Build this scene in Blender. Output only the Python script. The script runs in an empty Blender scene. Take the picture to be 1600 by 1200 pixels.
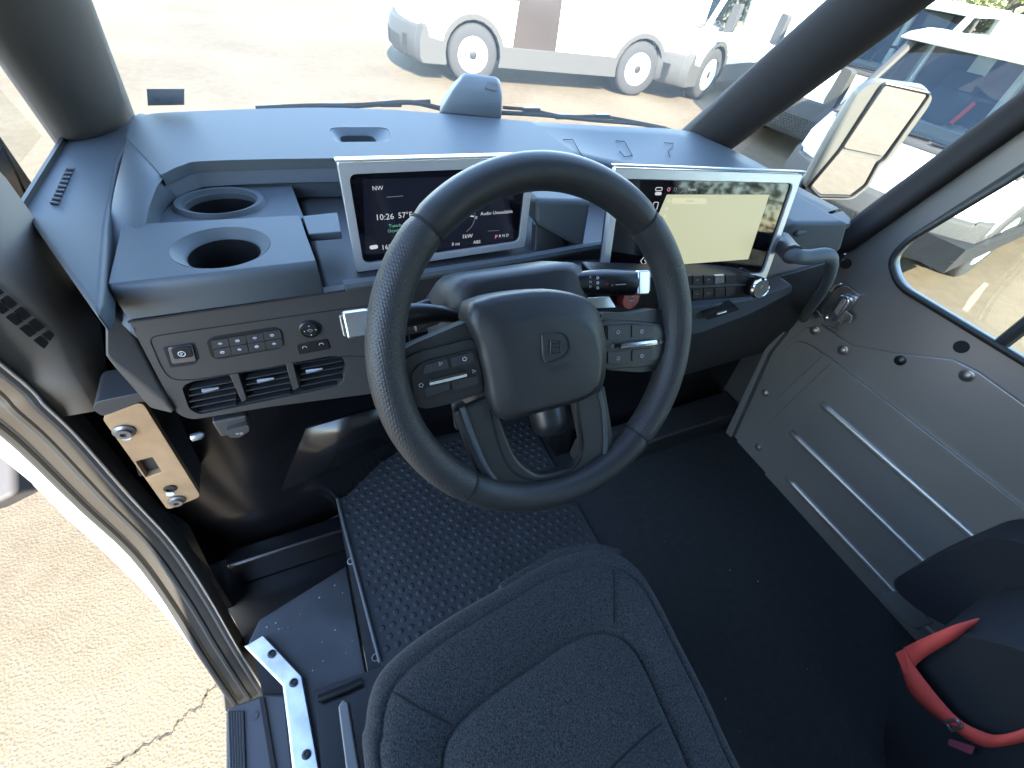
import bpy, bmesh, math, random
from mathutils import Vector, Matrix
from mathutils.geometry import tessellate_polygon
random.seed(7)
S = bpy.context.scene
COL = S.collection
CAM_H = 2.1            # camera height above the ground; the scene is measured from the camera and lifted at the end

# ---------------------------------------------------------------- camera
FPX = 672.0
YAW, PITCH, ROLL = math.radians(30.8625), math.radians(46.4125), math.radians(-9.7289)
_f = Vector((math.sin(YAW)*math.cos(PITCH), math.cos(YAW)*math.cos(PITCH), -math.sin(PITCH)))
_r = Vector((math.cos(YAW), -math.sin(YAW), 0))
_d = _f.cross(_r)
RIGHT = math.cos(ROLL)*_r + math.sin(ROLL)*_d
DOWN = -math.sin(ROLL)*_r + math.cos(ROLL)*_d
FWD = _f
cam_data = bpy.data.cameras.new('camera')
cam_data.sensor_width = 36.0
cam_data.lens = FPX/1600*36.0
cam_data.clip_start = 0.02
cam_data.clip_end = 2000
cam = bpy.data.objects.new('camera', cam_data)
COL.objects.link(cam)
m3 = Matrix((RIGHT, -DOWN, -FWD)).transposed()
cam.matrix_world = Matrix.Translation((0, 0, CAM_H)) @ m3.to_4x4()
S.camera = cam

# ---------------------------------------------------------------- sky, sun, exposure
SUN_AZ = Vector((0.13, 0.99)).normalized()      # where the light travels to, seen from above
SUN_EL = math.radians(37)
w = bpy.data.worlds.new('World'); S.world = w; w.use_nodes = True
nt = w.node_tree
sky = nt.nodes.new('ShaderNodeTexSky'); sky.sky_type = 'NISHITA'; sky.sun_disc = False
sky.sun_elevation = SUN_EL
sky.sun_rotation = math.atan2(-SUN_AZ.x, -SUN_AZ.y)
sky.air_density = 1.0; sky.dust_density = 0.2; sky.ozone_density = 1.3
nt.links.new(sky.outputs[0], nt.nodes['Background'].inputs[0])
nt.nodes['Background'].inputs[1].default_value = 0.15
sun_d = bpy.data.lights.new('sun', 'SUN'); sun_d.energy = 2.5; sun_d.angle = math.radians(0.53); sun_d.color = (1.0, 0.91, 0.76)
sun = bpy.data.objects.new('sun', sun_d); COL.objects.link(sun)
sd = Vector((SUN_AZ.x*math.cos(SUN_EL), SUN_AZ.y*math.cos(SUN_EL), -math.sin(SUN_EL)))
sun.rotation_euler = sd.to_track_quat('-Z', 'Y').to_euler(); sun.location = (0, -10, 12)
S.view_settings.view_transform = 'Standard'; S.view_settings.look = 'None'
S.view_settings.exposure = 3.6; S.view_settings.gamma = 1.0; S.view_settings.use_curve_mapping = False
S.render.engine = 'CYCLES'
S.cycles.use_denoising = True
S.cycles.max_bounces = 10; S.cycles.diffuse_bounces = 4; S.cycles.glossy_bounces = 4; S.cycles.transparent_max_bounces = 16
S.cycles.sample_clamp_indirect = 6.0
S.cycles.caustics_reflective = False; S.cycles.caustics_refractive = False

# ---------------------------------------------------------------- helpers
def V(*a): return Vector(a if len(a) > 1 else a[0])
def ray(px, py): return RIGHT*((px-800)/FPX) + DOWN*((py-600)/FPX) + FWD
def at(px, py, X=None, Y=None, Z=None):
    """the point on the plane X=, Y= or Z= that shows at this pixel of the photograph"""
    d = ray(px, py)
    t = X/d.x if X is not None else (Y/d.y if Y is not None else Z/d.z)
    return d*t
def on(px, py, P, n):
    d = ray(px, py); return d*(P.dot(n)/d.dot(n))
def ats(pts, **k): return [at(p[0], p[1], **k) for p in pts]
def ons(pts, P, n): return [on(p[0], p[1], P, n) for p in pts]
def rnd(pts, r, seg=4):
    """round the corners of a closed planar outline"""
    out = []; n = len(pts)
    for i in range(n):
        p, a, b = Vector(pts[i]), Vector(pts[i-1]), Vector(pts[(i+1) % n])
        rr = r[i] if isinstance(r, (list, tuple)) else r
        la, lb = (a-p).length, (b-p).length
        d = min(rr, la*.48, lb*.48)
        if d < 1e-5: out.append(p); continue
        s, e = p+(a-p)/la*d, p+(b-p)/lb*d
        for k in range(seg+1):
            t = k/seg; out.append(s*(1-t)**2 + p*2*t*(1-t) + e*t*t)
    return out
def smooth_path(pts, n=8):
    """Catmull-Rom through the points"""
    P = [Vector(p) for p in pts]; P = [P[0]*2-P[1]] + P + [P[-1]*2-P[-2]]
    out = []
    for i in range(1, len(P)-2):
        for k in range(n):
            t = k/n; a, b, c, d = P[i-1], P[i], P[i+1], P[i+2]
            out.append(.5*((2*b) + (c-a)*t + (2*a-5*b+4*c-d)*t*t + (3*b-a-3*c+d)*t**3))
    out.append(P[-2]); return out
def ellipse(c, u, v, n=32): return [c + u*math.cos(2*math.pi*k/n) + v*math.sin(2*math.pi*k/n) for k in range(n)]

class MB:
    """collects shapes; build() links them as one mesh object"""
    def __init__(s): s.v = []; s.f = []
    def add(s, vs, fs):
        o = len(s.v); s.v += [tuple(p) for p in vs]; s.f += [tuple(i+o for i in f) for f in fs]; return s
    def prism(s, poly, vec, holes=()):
        loops = [[Vector(p) for p in poly]] + [[Vector(p) for p in h] for h in holes]
        flat = [p for l in loops for p in l]; n = len(flat); vec = Vector(vec)
        tris = tessellate_polygon(loops) if (holes or len(poly) > 4) else [tuple(range(n))]
        fs = [tuple(t) for t in tris] + [tuple(i+n for i in reversed(t)) for t in tris]
        o = 0
        for l in loops:
            m = len(l)
            for i in range(m): a, b = o+i, o+(i+1) % m; fs.append((a, b, b+n, a+n))
            o += m
        return s.add(flat + [p+vec for p in flat], fs)
    def loft(s, rings, cap=True, closed=True):
        m = len(rings[0]); fs = []
        for i in range(len(rings)-1):
            for j in range(m if closed else m-1):
                k = (j+1) % m; fs.append((i*m+j, i*m+k, (i+1)*m+k, (i+1)*m+j))
        vs = [p for r in rings for p in r]
        if cap and closed:
            fs.append(tuple(reversed(range(m)))); fs.append(tuple(range((len(rings)-1)*m, len(rings)*m)))
        return s.add(vs, fs)
    def tube(s, path, r, n=10, closed=False, flat=None, up=None):
        """flat=(a,b): elliptical section a along side, b along up"""
        P = [Vector(p) for p in path]; m = len(P); rings = []
        side = None
        for i in range(m):
            a = P[i-1] if (i or closed) else P[0]; b = P[(i+1) % m] if (i < m-1 or closed) else P[-1]
            t = (b-a).normalized()
            if up is not None: sd_ = t.cross(Vector(up))
            elif side is None: sd_ = t.orthogonal()
            else: sd_ = side - t*side.dot(t)
            sd_.normalize(); side = sd_; upv = sd_.cross(t)
            rr = r[i] if isinstance(r, (list, tuple)) else r
            fa, fb = flat if flat else (1, 1)
            rings.append([P[i] + sd_*(rr*fa*math.cos(2*math.pi*k/n)) + upv*(rr*fb*math.sin(2*math.pi*k/n)) for k in range(n)])
        if closed: rings.append(rings[0])
        return s.loft(rings, cap=not closed)
    def sweep(s, path, w, h, up):
        """rectangular section: w across, h along up"""
        P = [Vector(p) for p in path]; m = len(P); rings = []
        for i in range(m):
            t = (P[min(i+1, m-1)]-P[max(i-1, 0)]).normalized(); u = Vector(up); sd_ = t.cross(u).normalized(); u2 = sd_.cross(t)
            ww = w[i] if isinstance(w, (list, tuple)) else w
            rings.append([P[i]+sd_*ww/2+u2*h/2, P[i]-sd_*ww/2+u2*h/2, P[i]-sd_*ww/2-u2*h/2, P[i]+sd_*ww/2-u2*h/2])
        return s.loft(rings)
    def lathe(s, prof, c, axis, n=24):
        """prof: (radius, height along axis)"""
        ax = Vector(axis).normalized(); u = ax.orthogonal().normalized(); w_ = ax.cross(u); c = Vector(c)
        rings = [[c+ax*h+(u*math.cos(2*math.pi*k/n)+w_*math.sin(2*math.pi*k/n))*max(r, 1e-5) for k in range(n)] for r, h in prof]
        return s.loft(rings)
    def box(s, c, size, M=None):
        c = Vector(c); x, y, z = [d/2 for d in size]
        vs = [Vector((a*x, b*y, d*z)) for a in (-1, 1) for b in (-1, 1) for d in (-1, 1)]
        if M is not None: vs = [M @ p for p in vs]
        return s.add([c+p for p in vs], [(0, 1, 3, 2), (4, 6, 7, 5), (0, 4, 5, 1), (2, 3, 7, 6), (0, 2, 6, 4), (1, 5, 7, 3)])
    def grid(s, rows):
        m = len(rows[0]); vs = [p for r in rows for p in r]
        return s.add(vs, [(i*m+j, i*m+j+1, (i+1)*m+j+1, (i+1)*m+j) for i in range(len(rows)-1) for j in range(m-1)])
    def build(s, name, mat, parent=None, bevel=0, seg=2, sub=0, sharp=38, solid=0):
        me = bpy.data.meshes.new(name); me.from_pydata(s.v, [], s.f)
        bm = bmesh.new(); bm.from_mesh(me)
        bmesh.ops.remove_doubles(bm, verts=bm.verts, dist=1e-5)
        if bevel: bmesh.ops.dissolve_limit(bm, angle_limit=.0005, verts=bm.verts, edges=bm.edges, use_dissolve_boundaries=False)
        bmesh.ops.recalc_face_normals(bm, faces=bm.faces); bm.to_mesh(me); bm.free()
        me.shade_smooth()
        if not sub: me.set_sharp_from_angle(angle=math.radians(sharp))
        me.materials.append(mat)
        o = bpy.data.objects.new(name, me); COL.objects.link(o)
        if solid:
            md = o.modifiers.new('solid', 'SOLIDIFY'); md.thickness = solid; md.offset = 0
        if bevel:
            md = o.modifiers.new('bevel', 'BEVEL'); md.width = bevel; md.segments = seg; md.limit_method = 'ANGLE'
            md.angle_limit = math.radians(sharp-3); md.harden_normals = True
        if sub:
            md = o.modifiers.new('sub', 'SUBSURF'); md.levels = sub; md.render_levels = sub
        if parent is not None: attach(o, parent)
        return o
MATW = {}
def attach(o, parent):
    o.parent = parent
    o.matrix_parent_inverse = MATW.get(parent.name, Matrix.Identity(4)).inverted()
def tag(o, label, cat, group=None, kind=None):
    o['label'] = label
    if cat: o['category'] = cat
    if group: o['group'] = group
    if kind: o['kind'] = kind
    return o
def thing(name, label, cat, loc, group=None):
    o = bpy.data.objects.new(name, None); COL.objects.link(o); o.location = loc; o.empty_display_size = .05
    MATW[o.name] = Matrix.Translation(loc)
    return tag(o, label, cat, group)
def struct(o): o['kind'] = 'structure'; return o
def text(name, body, P, u, v, size, mat, parent, align='CENTER', lift=.0008, ext=0.0):
    c = bpy.data.curves.new(name, 'FONT'); c.body = body; c.size = size; c.align_x = align; c.align_y = 'CENTER'; c.extrude = ext; c.resolution_u = 2
    tmp = bpy.data.objects.new(name, c); COL.objects.link(tmp)
    me = bpy.data.meshes.new_from_object(tmp.evaluated_get(bpy.context.evaluated_depsgraph_get()))
    bpy.data.objects.remove(tmp); bpy.data.curves.remove(c)
    me.name = name; me.materials.clear(); me.materials.append(mat)
    o = bpy.data.objects.new(name, me); COL.objects.link(o)
    u = Vector(u).normalized(); n = u.cross(Vector(v)).normalized(); v2 = n.cross(u)
    o.parent = parent
    o.matrix_parent_inverse = MATW.get(parent.name, Matrix.Identity(4)).inverted()
    o.matrix_basis = Matrix.Translation(Vector(P)+n*lift) @ Matrix((u, v2, n)).transposed().to_4x4()
    return o

# ---------------------------------------------------------------- materials
def mat(name, col, rough=.5, metal=0, bump=0, bscale=400, var=0, vscale=8, spec=.5, coat=0, bdetail=2, emis=None, estr=0):
    m = bpy.data.materials.new(name); m.use_nodes = True; n = m.node_tree.nodes; L = m.node_tree.links
    b = n['Principled BSDF']
    b.inputs['Base Color'].default_value = (*col, 1); b.inputs['Roughness'].default_value = rough; b.inputs['Metallic'].default_value = metal
    b.inputs['Specular IOR Level'].default_value = spec
    if coat: b.inputs['Coat Weight'].default_value = coat; b.inputs['Coat Roughness'].default_value = .05
    if emis: b.inputs['Emission Color'].default_value = (*emis, 1); b.inputs['Emission Strength'].default_value = estr
    tc = n.new('ShaderNodeTexCoord')
    if bump:
        t = n.new('ShaderNodeTexNoise'); t.inputs['Scale'].default_value = bscale; t.inputs['Detail'].default_value = bdetail
        L.new(tc.outputs['Object'], t.inputs['Vector'])
        k = n.new('ShaderNodeBump'); k.inputs['Strength'].default_value = bump; k.inputs['Distance'].default_value = .001
        L.new(t.outputs['Fac'], k.inputs['Height']); L.new(k.outputs[0], b.inputs['Normal'])
    if var:
        t2 = n.new('ShaderNodeTexNoise'); t2.inputs['Scale'].default_value = vscale; t2.inputs['Detail'].default_value = 5
        L.new(tc.outputs['Object'], t2.inputs['Vector'])
        mp = n.new('ShaderNodeMapRange'); mp.inputs[1].default_value = .3; mp.inputs[2].default_value = .7; mp.inputs[3].default_value = 1-var; mp.inputs[4].default_value = 1+var
        L.new(t2.outputs['Fac'], mp.inputs[0])
        mx = n.new('ShaderNodeMix'); mx.data_type = 'RGBA'; mx.blend_type = 'MULTIPLY'; mx.inputs[0].default_value = 1
        mx.inputs[6].default_value = (*col, 1); L.new(mp.outputs[0], mx.inputs[7]); L.new(mx.outputs[2], b.inputs['Base Color'])
        mr = n.new('ShaderNodeMapRange'); mr.inputs[3].default_value = rough*(1-var*.5); mr.inputs[4].default_value = min(1, rough*(1+var*.5))
        L.new(t2.outputs['Fac'], mr.inputs[0]); L.new(mr.outputs[0], b.inputs['Roughness'])
    return m
def glass(name, tint=(1, 1, 1), veil=0.0, ior=1.45, refl=1.0):
    m = bpy.data.materials.new(name); m.use_nodes = True; n = m.node_tree.nodes; L = m.node_tree.links
    n.remove(n['Principled BSDF']); out = n['Material Output']
    tr = n.new('ShaderNodeBsdfTransparent'); tr.inputs[0].default_value = (*tint, 1)
    gl = n.new('ShaderNodeBsdfGlossy'); gl.inputs['Roughness'].default_value = 0.0
    lw = n.new('ShaderNodeLayerWeight'); lw.inputs[0].default_value = .5      # Facing = 1 - |cos|
    pw = n.new('ShaderNodeMath'); pw.operation = 'POWER'; pw.inputs[1].default_value = 5; L.new(lw.outputs['Facing'], pw.inputs[0])
    f0 = ((ior-1)/(ior+1))**2
    mu = n.new('ShaderNodeMath'); mu.operation = 'MULTIPLY_ADD'; mu.inputs[1].default_value = (1-f0)*refl; mu.inputs[2].default_value = f0*2*refl; L.new(pw.outputs[0], mu.inputs[0])
    mx = n.new('ShaderNodeMixShader'); L.new(mu.outputs[0], mx.inputs[0]); L.new(tr.outputs[0], mx.inputs[1]); L.new(gl.outputs[0], mx.inputs[2])
    last = mx
    if veil:  # pale translucent layer that imitates glare and flare in the pane
        df = n.new('ShaderNodeBsdfTranslucent'); df.inputs[0].default_value = (.9, .9, .85, 1)
        m2 = n.new('ShaderNodeMixShader'); m2.inputs[0].default_value = veil; L.new(mx.outputs[0], m2.inputs[1]); L.new(df.outputs[0], m2.inputs[2]); last = m2
    L.new(last.outputs[0], out.inputs[0]); return m
def emit(name, col, s):
    return mat(name, (0.01, 0.01, 0.01), .4, emis=col, estr=s)

PL = mat('dash plastic', (.068, .078, .086), .56, bump=.12, bscale=900, var=.06, vscale=5, spec=.4)
PLD = mat('dark plastic', (.03, .03, .032), .5, bump=.1, bscale=900)
PANEL = mat('panel plastic', (.046, .043, .041), .45, bump=.1, bscale=900)
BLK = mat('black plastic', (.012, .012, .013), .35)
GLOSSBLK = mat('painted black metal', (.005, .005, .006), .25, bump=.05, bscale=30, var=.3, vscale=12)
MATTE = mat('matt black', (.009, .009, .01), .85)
LEATHER = mat('wheel leather', (.023, .023, .0235), .46, bump=.18, bscale=700)
TRIM = mat('pillar trim', (.095, .083, .071), .75, bump=.12, bscale=600)
SILVER = mat('satin silver', (.62, .63, .65), .3, metal=.9)
CHROME = mat('chrome', (.8, .8, .8), .12, metal=1)
CHROMEW = mat('worn zinc', (.62, .62, .6), .25, metal=1, bump=.1, bscale=80, var=.2, vscale=30)
BEZEL = mat('silver bezel', (.55, .56, .58), .33, metal=.55)
SCREEN = mat('screen glass', (.004, .004, .006), .04, spec=.5)
CARPET = mat('carpet', (.021, .022, .024), .95, bump=.6, bscale=900, var=.25, vscale=60)
RUBBER = mat('rubber mat', (.022, .023, .026), .68, bump=.1, bscale=300, var=.25, vscale=9)
SEAL = mat('door seal rubber', (.02, .02, .02), .55)
WHITE = mat('white paint', (.8, .8, .79), .25, coat=.4)
DOORMET = mat('grey painted steel', (.25, .242, .236), .29, metal=.5, bump=.05, bscale=60, var=.12, vscale=3)
ALU = mat('aluminium', (.6, .61, .63), .33, metal=.9, bump=.08, bscale=60, var=.2, vscale=25)
BOLT = mat('bolt', (.2, .2, .21), .35, metal=.8)
RED = mat('red webbing', (.55, .06, .045), .7, bump=.3, bscale=500)
GLASS = glass('windshield glass', (.93, .96, .95), veil=.035)  # milky share paints the washed-out glare over the view
SIDEGLASS = glass('side glass', (.86, .9, .88))
WHT_E = emit('white glyph', (.9, .95, 1), .055)
GRN_E = emit('green glyph', (.25, .75, .6), .045)
PINK_E = emit('pink glyph', (1, .3, .5), .07)
GLYPH = mat('printed white', (.6, .6, .6), .6)
# ================================================================ setting: ground
def ground_mat():
    m = bpy.data.materials.new('sandy asphalt'); m.use_nodes = True; n = m.node_tree.nodes; L = m.node_tree.links; b = n['Principled BSDF']
    tc = n.new('ShaderNodeTexCoord')
    big = n.new('ShaderNodeTexNoise'); big.inputs['Scale'].default_value = .5; big.inputs['Detail'].default_value = 6
    mid = n.new('ShaderNodeTexNoise'); mid.inputs['Scale'].default_value = 9; mid.inputs['Detail'].default_value = 6
    grain = n.new('ShaderNodeTexVoronoi'); grain.inputs['Scale'].default_value = 95
    fine = n.new('ShaderNodeTexNoise'); fine.inputs['Scale'].default_value = 130; fine.inputs['Detail'].default_value = 8; fine.inputs['Roughness'].default_value = .7
    for t in (big, mid, grain, fine): L.new(tc.outputs['Object'], t.inputs['Vector'])
    cr = n.new('ShaderNodeValToRGB'); cr.color_ramp.elements[0].position = .3; cr.color_ramp.elements[1].position = .72
    cr.color_ramp.elements[0].color = (.112, .085, .054, 1); cr.color_ramp.elements[1].color = (.163, .128, .084, 1)
    ad = n.new('ShaderNodeMath'); ad.operation = 'ADD'; L.new(big.outputs['Fac'], ad.inputs[0])
    ml = n.new('ShaderNodeMath'); ml.operation = 'MULTIPLY_ADD'; ml.inputs[1].default_value = .5; ml.inputs[2].default_value = -.25
    L.new(mid.outputs['Fac'], ml.inputs[0]); L.new(ml.outputs[0], ad.inputs[1]); L.new(ad.outputs[0], cr.inputs[0])
    gr = n.new('ShaderNodeMapRange'); gr.inputs[1].default_value = .35; gr.inputs[2].default_value = .6; gr.inputs[3].default_value = .7; gr.inputs[4].default_value = 1.1
    L.new(fine.outputs['Fac'], gr.inputs[0])
    mx = n.new('ShaderNodeMix'); mx.data_type = 'RGBA'; mx.blend_type = 'MULTIPLY'; mx.inputs[0].default_value = 1
    L.new(cr.outputs[0], mx.inputs[6]); L.new(gr.outputs[0], mx.inputs[7]); L.new(mx.outputs[2], b.inputs['Base Color'])
    b.inputs['Roughness'].default_value = .9; b.inputs['Specular IOR Level'].default_value = .2
    h = n.new('ShaderNodeMath'); h.operation = 'ADD'; L.new(fine.outputs['Fac'], h.inputs[0]); L.new(grain.outputs['Distance'], h.inputs[1])
    k = n.new('ShaderNodeBump'); k.inputs['Strength'].default_value = .55; k.inputs['Distance'].default_value = .008
    L.new(h.outputs[0], k.inputs['Height']); L.new(k.outputs[0], b.inputs['Normal'])
    return m
GZ = -CAM_H
g = MB(); g.add([(-400, -400, GZ), (400, -400, GZ), (400, 400, GZ), (-400, 400, GZ)], [(0, 1, 2, 3)])
o = struct(g.build('ground', ground_mat())); o['label'] = 'sunlit sandy asphalt of the parking lot'
# crack in the asphalt by the open door
cp = [(352, 1058), (338, 1068), (322, 1083), (314, 1100), (296, 1113), (281, 1126), (273, 1141), (252, 1152), (228, 1164), (205, 1178), (184, 1192), (150, 1215)]
cpts = smooth_path(ats(cp, Z=GZ+.004), 5)
cr = MB(); L_, R_ = [], []; random.seed(11)
for i, p in enumerate(cpts):
    wv = .0012+.0028*random.random(); j = Vector((random.uniform(-.008, .008), random.uniform(-.008, .008), 0))
    t = (cpts[min(i+1, len(cpts)-1)]-cpts[max(i-1, 0)]).normalized(); s_ = Vector((-t.y, t.x, 0))
    L_.append(p+j+s_*wv); R_.append(p+j-s_*wv)
cr.grid([L_, R_]); o = struct(cr.build('ground_crack', mat('crack dirt', (.035, .028, .02), .95))); o['label'] = 'jagged crack in the asphalt beside the open door'
# verge behind the parked vans
gr_ = MB(); gr_.prism([(9.4, -9, GZ+.06), (60, -9, GZ+.06), (60, 60, GZ+.06), (30, 60, GZ+.06), (14.5, 22, GZ+.06), (13.2, 9, GZ+.06), (11.0, 2, GZ+.06)], (0, 0, -.1))
o = struct(gr_.build('grass_verge', mat('lawn', (.07, .12, .03), .9, bump=1, bscale=60, var=.4, vscale=4))); o['label'] = 'green grass verge behind the parked vans'

# ================================================================ the cab we stand in
FZ = -1.05   # floor level
# floor carpet with riser and shelf to the right of the mat
fl = MB()
fl.prism([(-.085, -1.2, FZ), (1.13, -1.2, FZ), (1.13, .90, FZ), (-.085, .90, FZ)], (0, 0, -.06))
o = struct(fl.build('cab_floor', CARPET)); o['label'] = 'dark carpeted cab floor'
# the left floor plate and the recess ahead of it
lp = MB(); lp.prism([(-.09, -1.2, FZ-.004), (-.09, .45, FZ-.004)] + ats([(405, 968), (388, 1004), (446, 1072), (456, 1140), (466, 1230)], Z=FZ-.004) + [(-.20, -1.2, FZ-.004)], (0, 0, -.05))
o = struct(lp.build('floor_plate', mat('dusty black plate', (.028, .03, .033), .45, bump=.2, bscale=40, var=.5, vscale=14), bevel=.003)); o['label'] = 'scuffed dusty black floor plate beside the door sill'
rc = MB()
rc.prism([(-.41, .62, -1.17), (-.375, .52, -1.17), (-.33, .40, -1.17), (-.28, .33, -1.17), (-.08, .30, -1.17), (-.08, .95, -1.17), (-.41, .95, -1.17)], (0, 0, -.04))
o = struct(rc.build('foot_recess', GLOSSBLK)); o['label'] = 'glossy black recess in the floor by the door'
rg = MB(); a, b = at(352, 888, Z=-1.06), at(560, 822, Z=-1.06)
rg.prism([a, b, b+V(0, .045, 0), a+V(0, .045, 0)], (0, 0, -.11))
o = struct(rg.build('floor_ridge', GLOSSBLK, bevel=.008)); o['label'] = 'black painted ridge across the footwell'
# firewall of the footwell: shaped, black painted
fw = MB()
fw.grid([[V(-.40, .60, -1.12), V(-.22, .60, -1.12), V(-.06, .62, -1.10), V(.15, .72, -1.08), V(.6, .72, -1.06), V(1.2, .64, -1.06)],
         [V(-.40, .61, -.95), V(-.22, .615, -.95), V(-.06, .64, -.95), V(.15, .78, -.98), V(.6, .78, -.95), V(1.2, .66, -.95)],
         [V(-.40, .64, -.72), V(-.22, .66, -.72), V(-.06, .70, -.72), V(.15, .82, -.75), V(.6, .82, -.7), V(1.2, .70, -.72)],
         [V(-.40, .70, -.42), V(-.22, .74, -.42), V(-.06, .80, -.42), V(.15, .86, -.42), V(.6, .86, -.42), V(1.2, .74, -.42)]])
o = struct(fw.build('firewall', GLOSSBLK, solid=.01)); o['label'] = 'black painted bulkhead under the dashboard'
# brake-side wheel box: slanted panel that catches the light
wb = MB(); wb.grid([[at(478, 668, Y=.60), at(600, 634, Y=.56)], [at(440, 765, Y=.60), at(610, 690, Y=.58)]])
o = struct(wb.build('wheel_housing', GLOSSBLK, solid=.008)); o['label'] = 'slanted black wheel housing panel in the footwell'
# right hand footwell: step, bulkhead and kick panels
st = MB()
st.prism([(.56, .458, FZ), (1.14, .458, FZ), (1.14, .455, -.965), (.56, .455, -.965)], (0, .09, 0))
o = struct(st.build('footwell_step', PLD, bevel=.008)); o['label'] = 'dark step across the right footwell'
st = MB(); st.prism([(.52, .55, FZ), (1.16, .55, FZ), (1.16, .60, -.44), (.52, .60, -.44)], (0, .05, 0))
o = struct(st.build('right_bulkhead', GLOSSBLK)); o['label'] = 'black bulkhead of the right footwell'
st = MB(); st.prism([(1.15, .42, -1.1), (1.15, .90, -1.1), (1.15, .90, -.44), (1.15, .50, -.44)], (.02, 0, 0))
o = struct(st.build('right_kick_panel', PLD)); o['label'] = 'dark kick panel ahead of the sliding door'
st = MB(); st.prism([(-.40, .62, -.42), (-.40, .60, -.9), (-.375, .545, -1.06), (-.36, .44, -1.30), (-.40, .95, -1.30), (-.40, .95, -.30)], (.012, 0, 0))
o = struct(st.build('left_kick_panel', GLOSSBLK)); o['label'] = 'black kick panel ahead of the driver door'
# unseen driver door header, added to keep the sun off the dash
hdr = MB(); hdr.prism([(-.46, -.6, .38), (-.46, .42, .38), (-.46, .30, .76), (-.46, -.6, .76)], (.06, 0, 0))
o = struct(hdr.build('sun_block_header', TRIM)); o['label'] = 'unseen trim added above the driver door opening to block the sun'
# roof, rear bulkhead, side wall behind the doors
rf = MB(); rf.prism([(-.46, -1.2, .74), (1.16, -1.2, .74), (1.16, .30, .74), (-.46, .30, .74)], (0, 0, .06))
o = struct(rf.build('cab_roof', TRIM)); o['label'] = 'grey cab roof lining'
bk = MB(); bk.prism([(-.46, -1.2, -1.1), (1.16, -1.2, -1.1), (1.16, -1.2, .74), (-.46, -1.2, .74)], (0, -.06, 0))
o = struct(bk.build('cab_bulkhead', mat('pale bulkhead', (.35, .35, .35), .6))); o['label'] = 'grey cab bulkhead behind the seats'
sw = MB(); sw.prism([(-.42, -1.2, -1.4), (-.42, -.10, -1.4), (-.42, -.14, .1), (-.42, -.30, .74), (-.42, -1.2, .74)], (-.06, 0, 0))  # unseen wall, front edge drawn forward to cut the sun in the footwell
o = struct(sw.build('left_cab_wall', TRIM)); o['label'] = 'unseen cab side wall behind the open driver door'

# ---- pillars
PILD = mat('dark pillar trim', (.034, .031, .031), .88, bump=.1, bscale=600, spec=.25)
def pillar(name, label, pts, r, flat, up, m=TRIM):
    p = MB().tube(smooth_path(pts, 5), r, n=18, flat=flat, up=up)
    return tag(p.build(name, m, sharp=60), label, 'pillar')
base = at(152, 200, Z=-.34); top = at(48, 0, X=-.255)
dirv = (top-base)
pillar('windshield_pillar', 'grey trimmed windshield pillar left of the dashboard', [base-dirv*.35, base, top, base+dirv*3, base+dirv*5.2+V(0, -.12, .0)], .057, (1.42, .8), (0.75, -.62, 0))
base = at(1098, 222, Z=-.34); top = at(1372, 0, X=1.03)
dirv = (top-base)
pillar('windshield_pillar', 'dark diagonal windshield pillar right of the dashboard', [base-dirv*.3, base, top, base+dirv*2.2, base+dirv*3.4+V(0, -.08, 0)], .056, (1.12, .8), (-.8, -.6, 0), PILD)
# right door pillar: flat trim between quarter window and sliding door
rp = MB()
a1, a2, b1, b2 = at(1327, 340, X=1.09), at(1600, 133, X=1.09), at(1350, 372, X=1.09), at(1600, 194, X=1.09)
k = 4.2
poly = [a1+(a1-a2)*.25, a2+(a2-a1)*(k-1)*.8, b2+(b2-b1)*(k-1)*.8, b1+(b1-b2)*.25]
rp.prism(poly, (.055, 0, 0))
tag(rp.build('door_pillar', PILD, bevel=.018, seg=4), 'dark pillar between the quarter window and the sliding door', 'pillar')
# windshield header
hd = MB(); hd.tube([V(-.46, .30, .70), V(.35, .36, .74), V(1.16, .30, .70)], .07, n=12)
struct(hd.build('windshield_header', TRIM))['label'] = 'trim above the windshield'

# ---- left bounce-tinted door trim with grille
LPF = [at(0, 278, X=-.32), at(146, 478, X=-.32), at(158, 560, X=-.325), at(168, 622, X=-.325)]
LPR = [V(-.385, .578, -.30), V(-.385, .578, -.40), V(-.383, .577, -.47), at(95, 648, X=-.375)]
up_ = LPF[0]-LPF[1]
rowF = [LPF[0]+V(.03, -.42, 1.0), LPF[0]+V(.0, -.08, .25)] + LPF
rowR = [LPR[0]+V(.03, -.30, 1.04), LPR[0]+V(0, -.06, .27)] + LPR
jt = thing('door_pillar', 'grey left bounce-tinted door trim with a small square air grille', 'pillar', (-.35, .62, -.53))
tr = MB(); mid = [(f+r)*.5+V(.012, -.012, 0) for f, r in zip(rowF, rowR)]
tr.grid([rowF, mid, rowR]); tr.build('trim_panel', mat('bounce-tinted door trim', (.22, .19, .16), .7, bump=.12, bscale=600), jt, solid=.012)  # paler, warmer than the other trim: light bounced off the ground is painted in
tr = MB(); tr.grid([rowF, [f+V(-.06, .02, 0) for f in rowF]]); tr.build('window_edge', PLD, jt, solid=.006)
Pg = mid[3]*.5+rowR[3]*.5; Pn = (rowR[3]-mid[3]).cross(mid[2]-mid[3]).normalized()
if Pn.dot(-Pg) < 0: Pn = -Pn
gq = [(-8, 440), (30, 492), (72, 556), (42, 556), (-14, 500)]
def cellpx(s, t):  # s across 0..1, t along 0..1
    ax, ay = -22+(84+22)*t, 450+(540-450)*t
    return ax + (26*s-13) , ay - (18*s-9)
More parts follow.
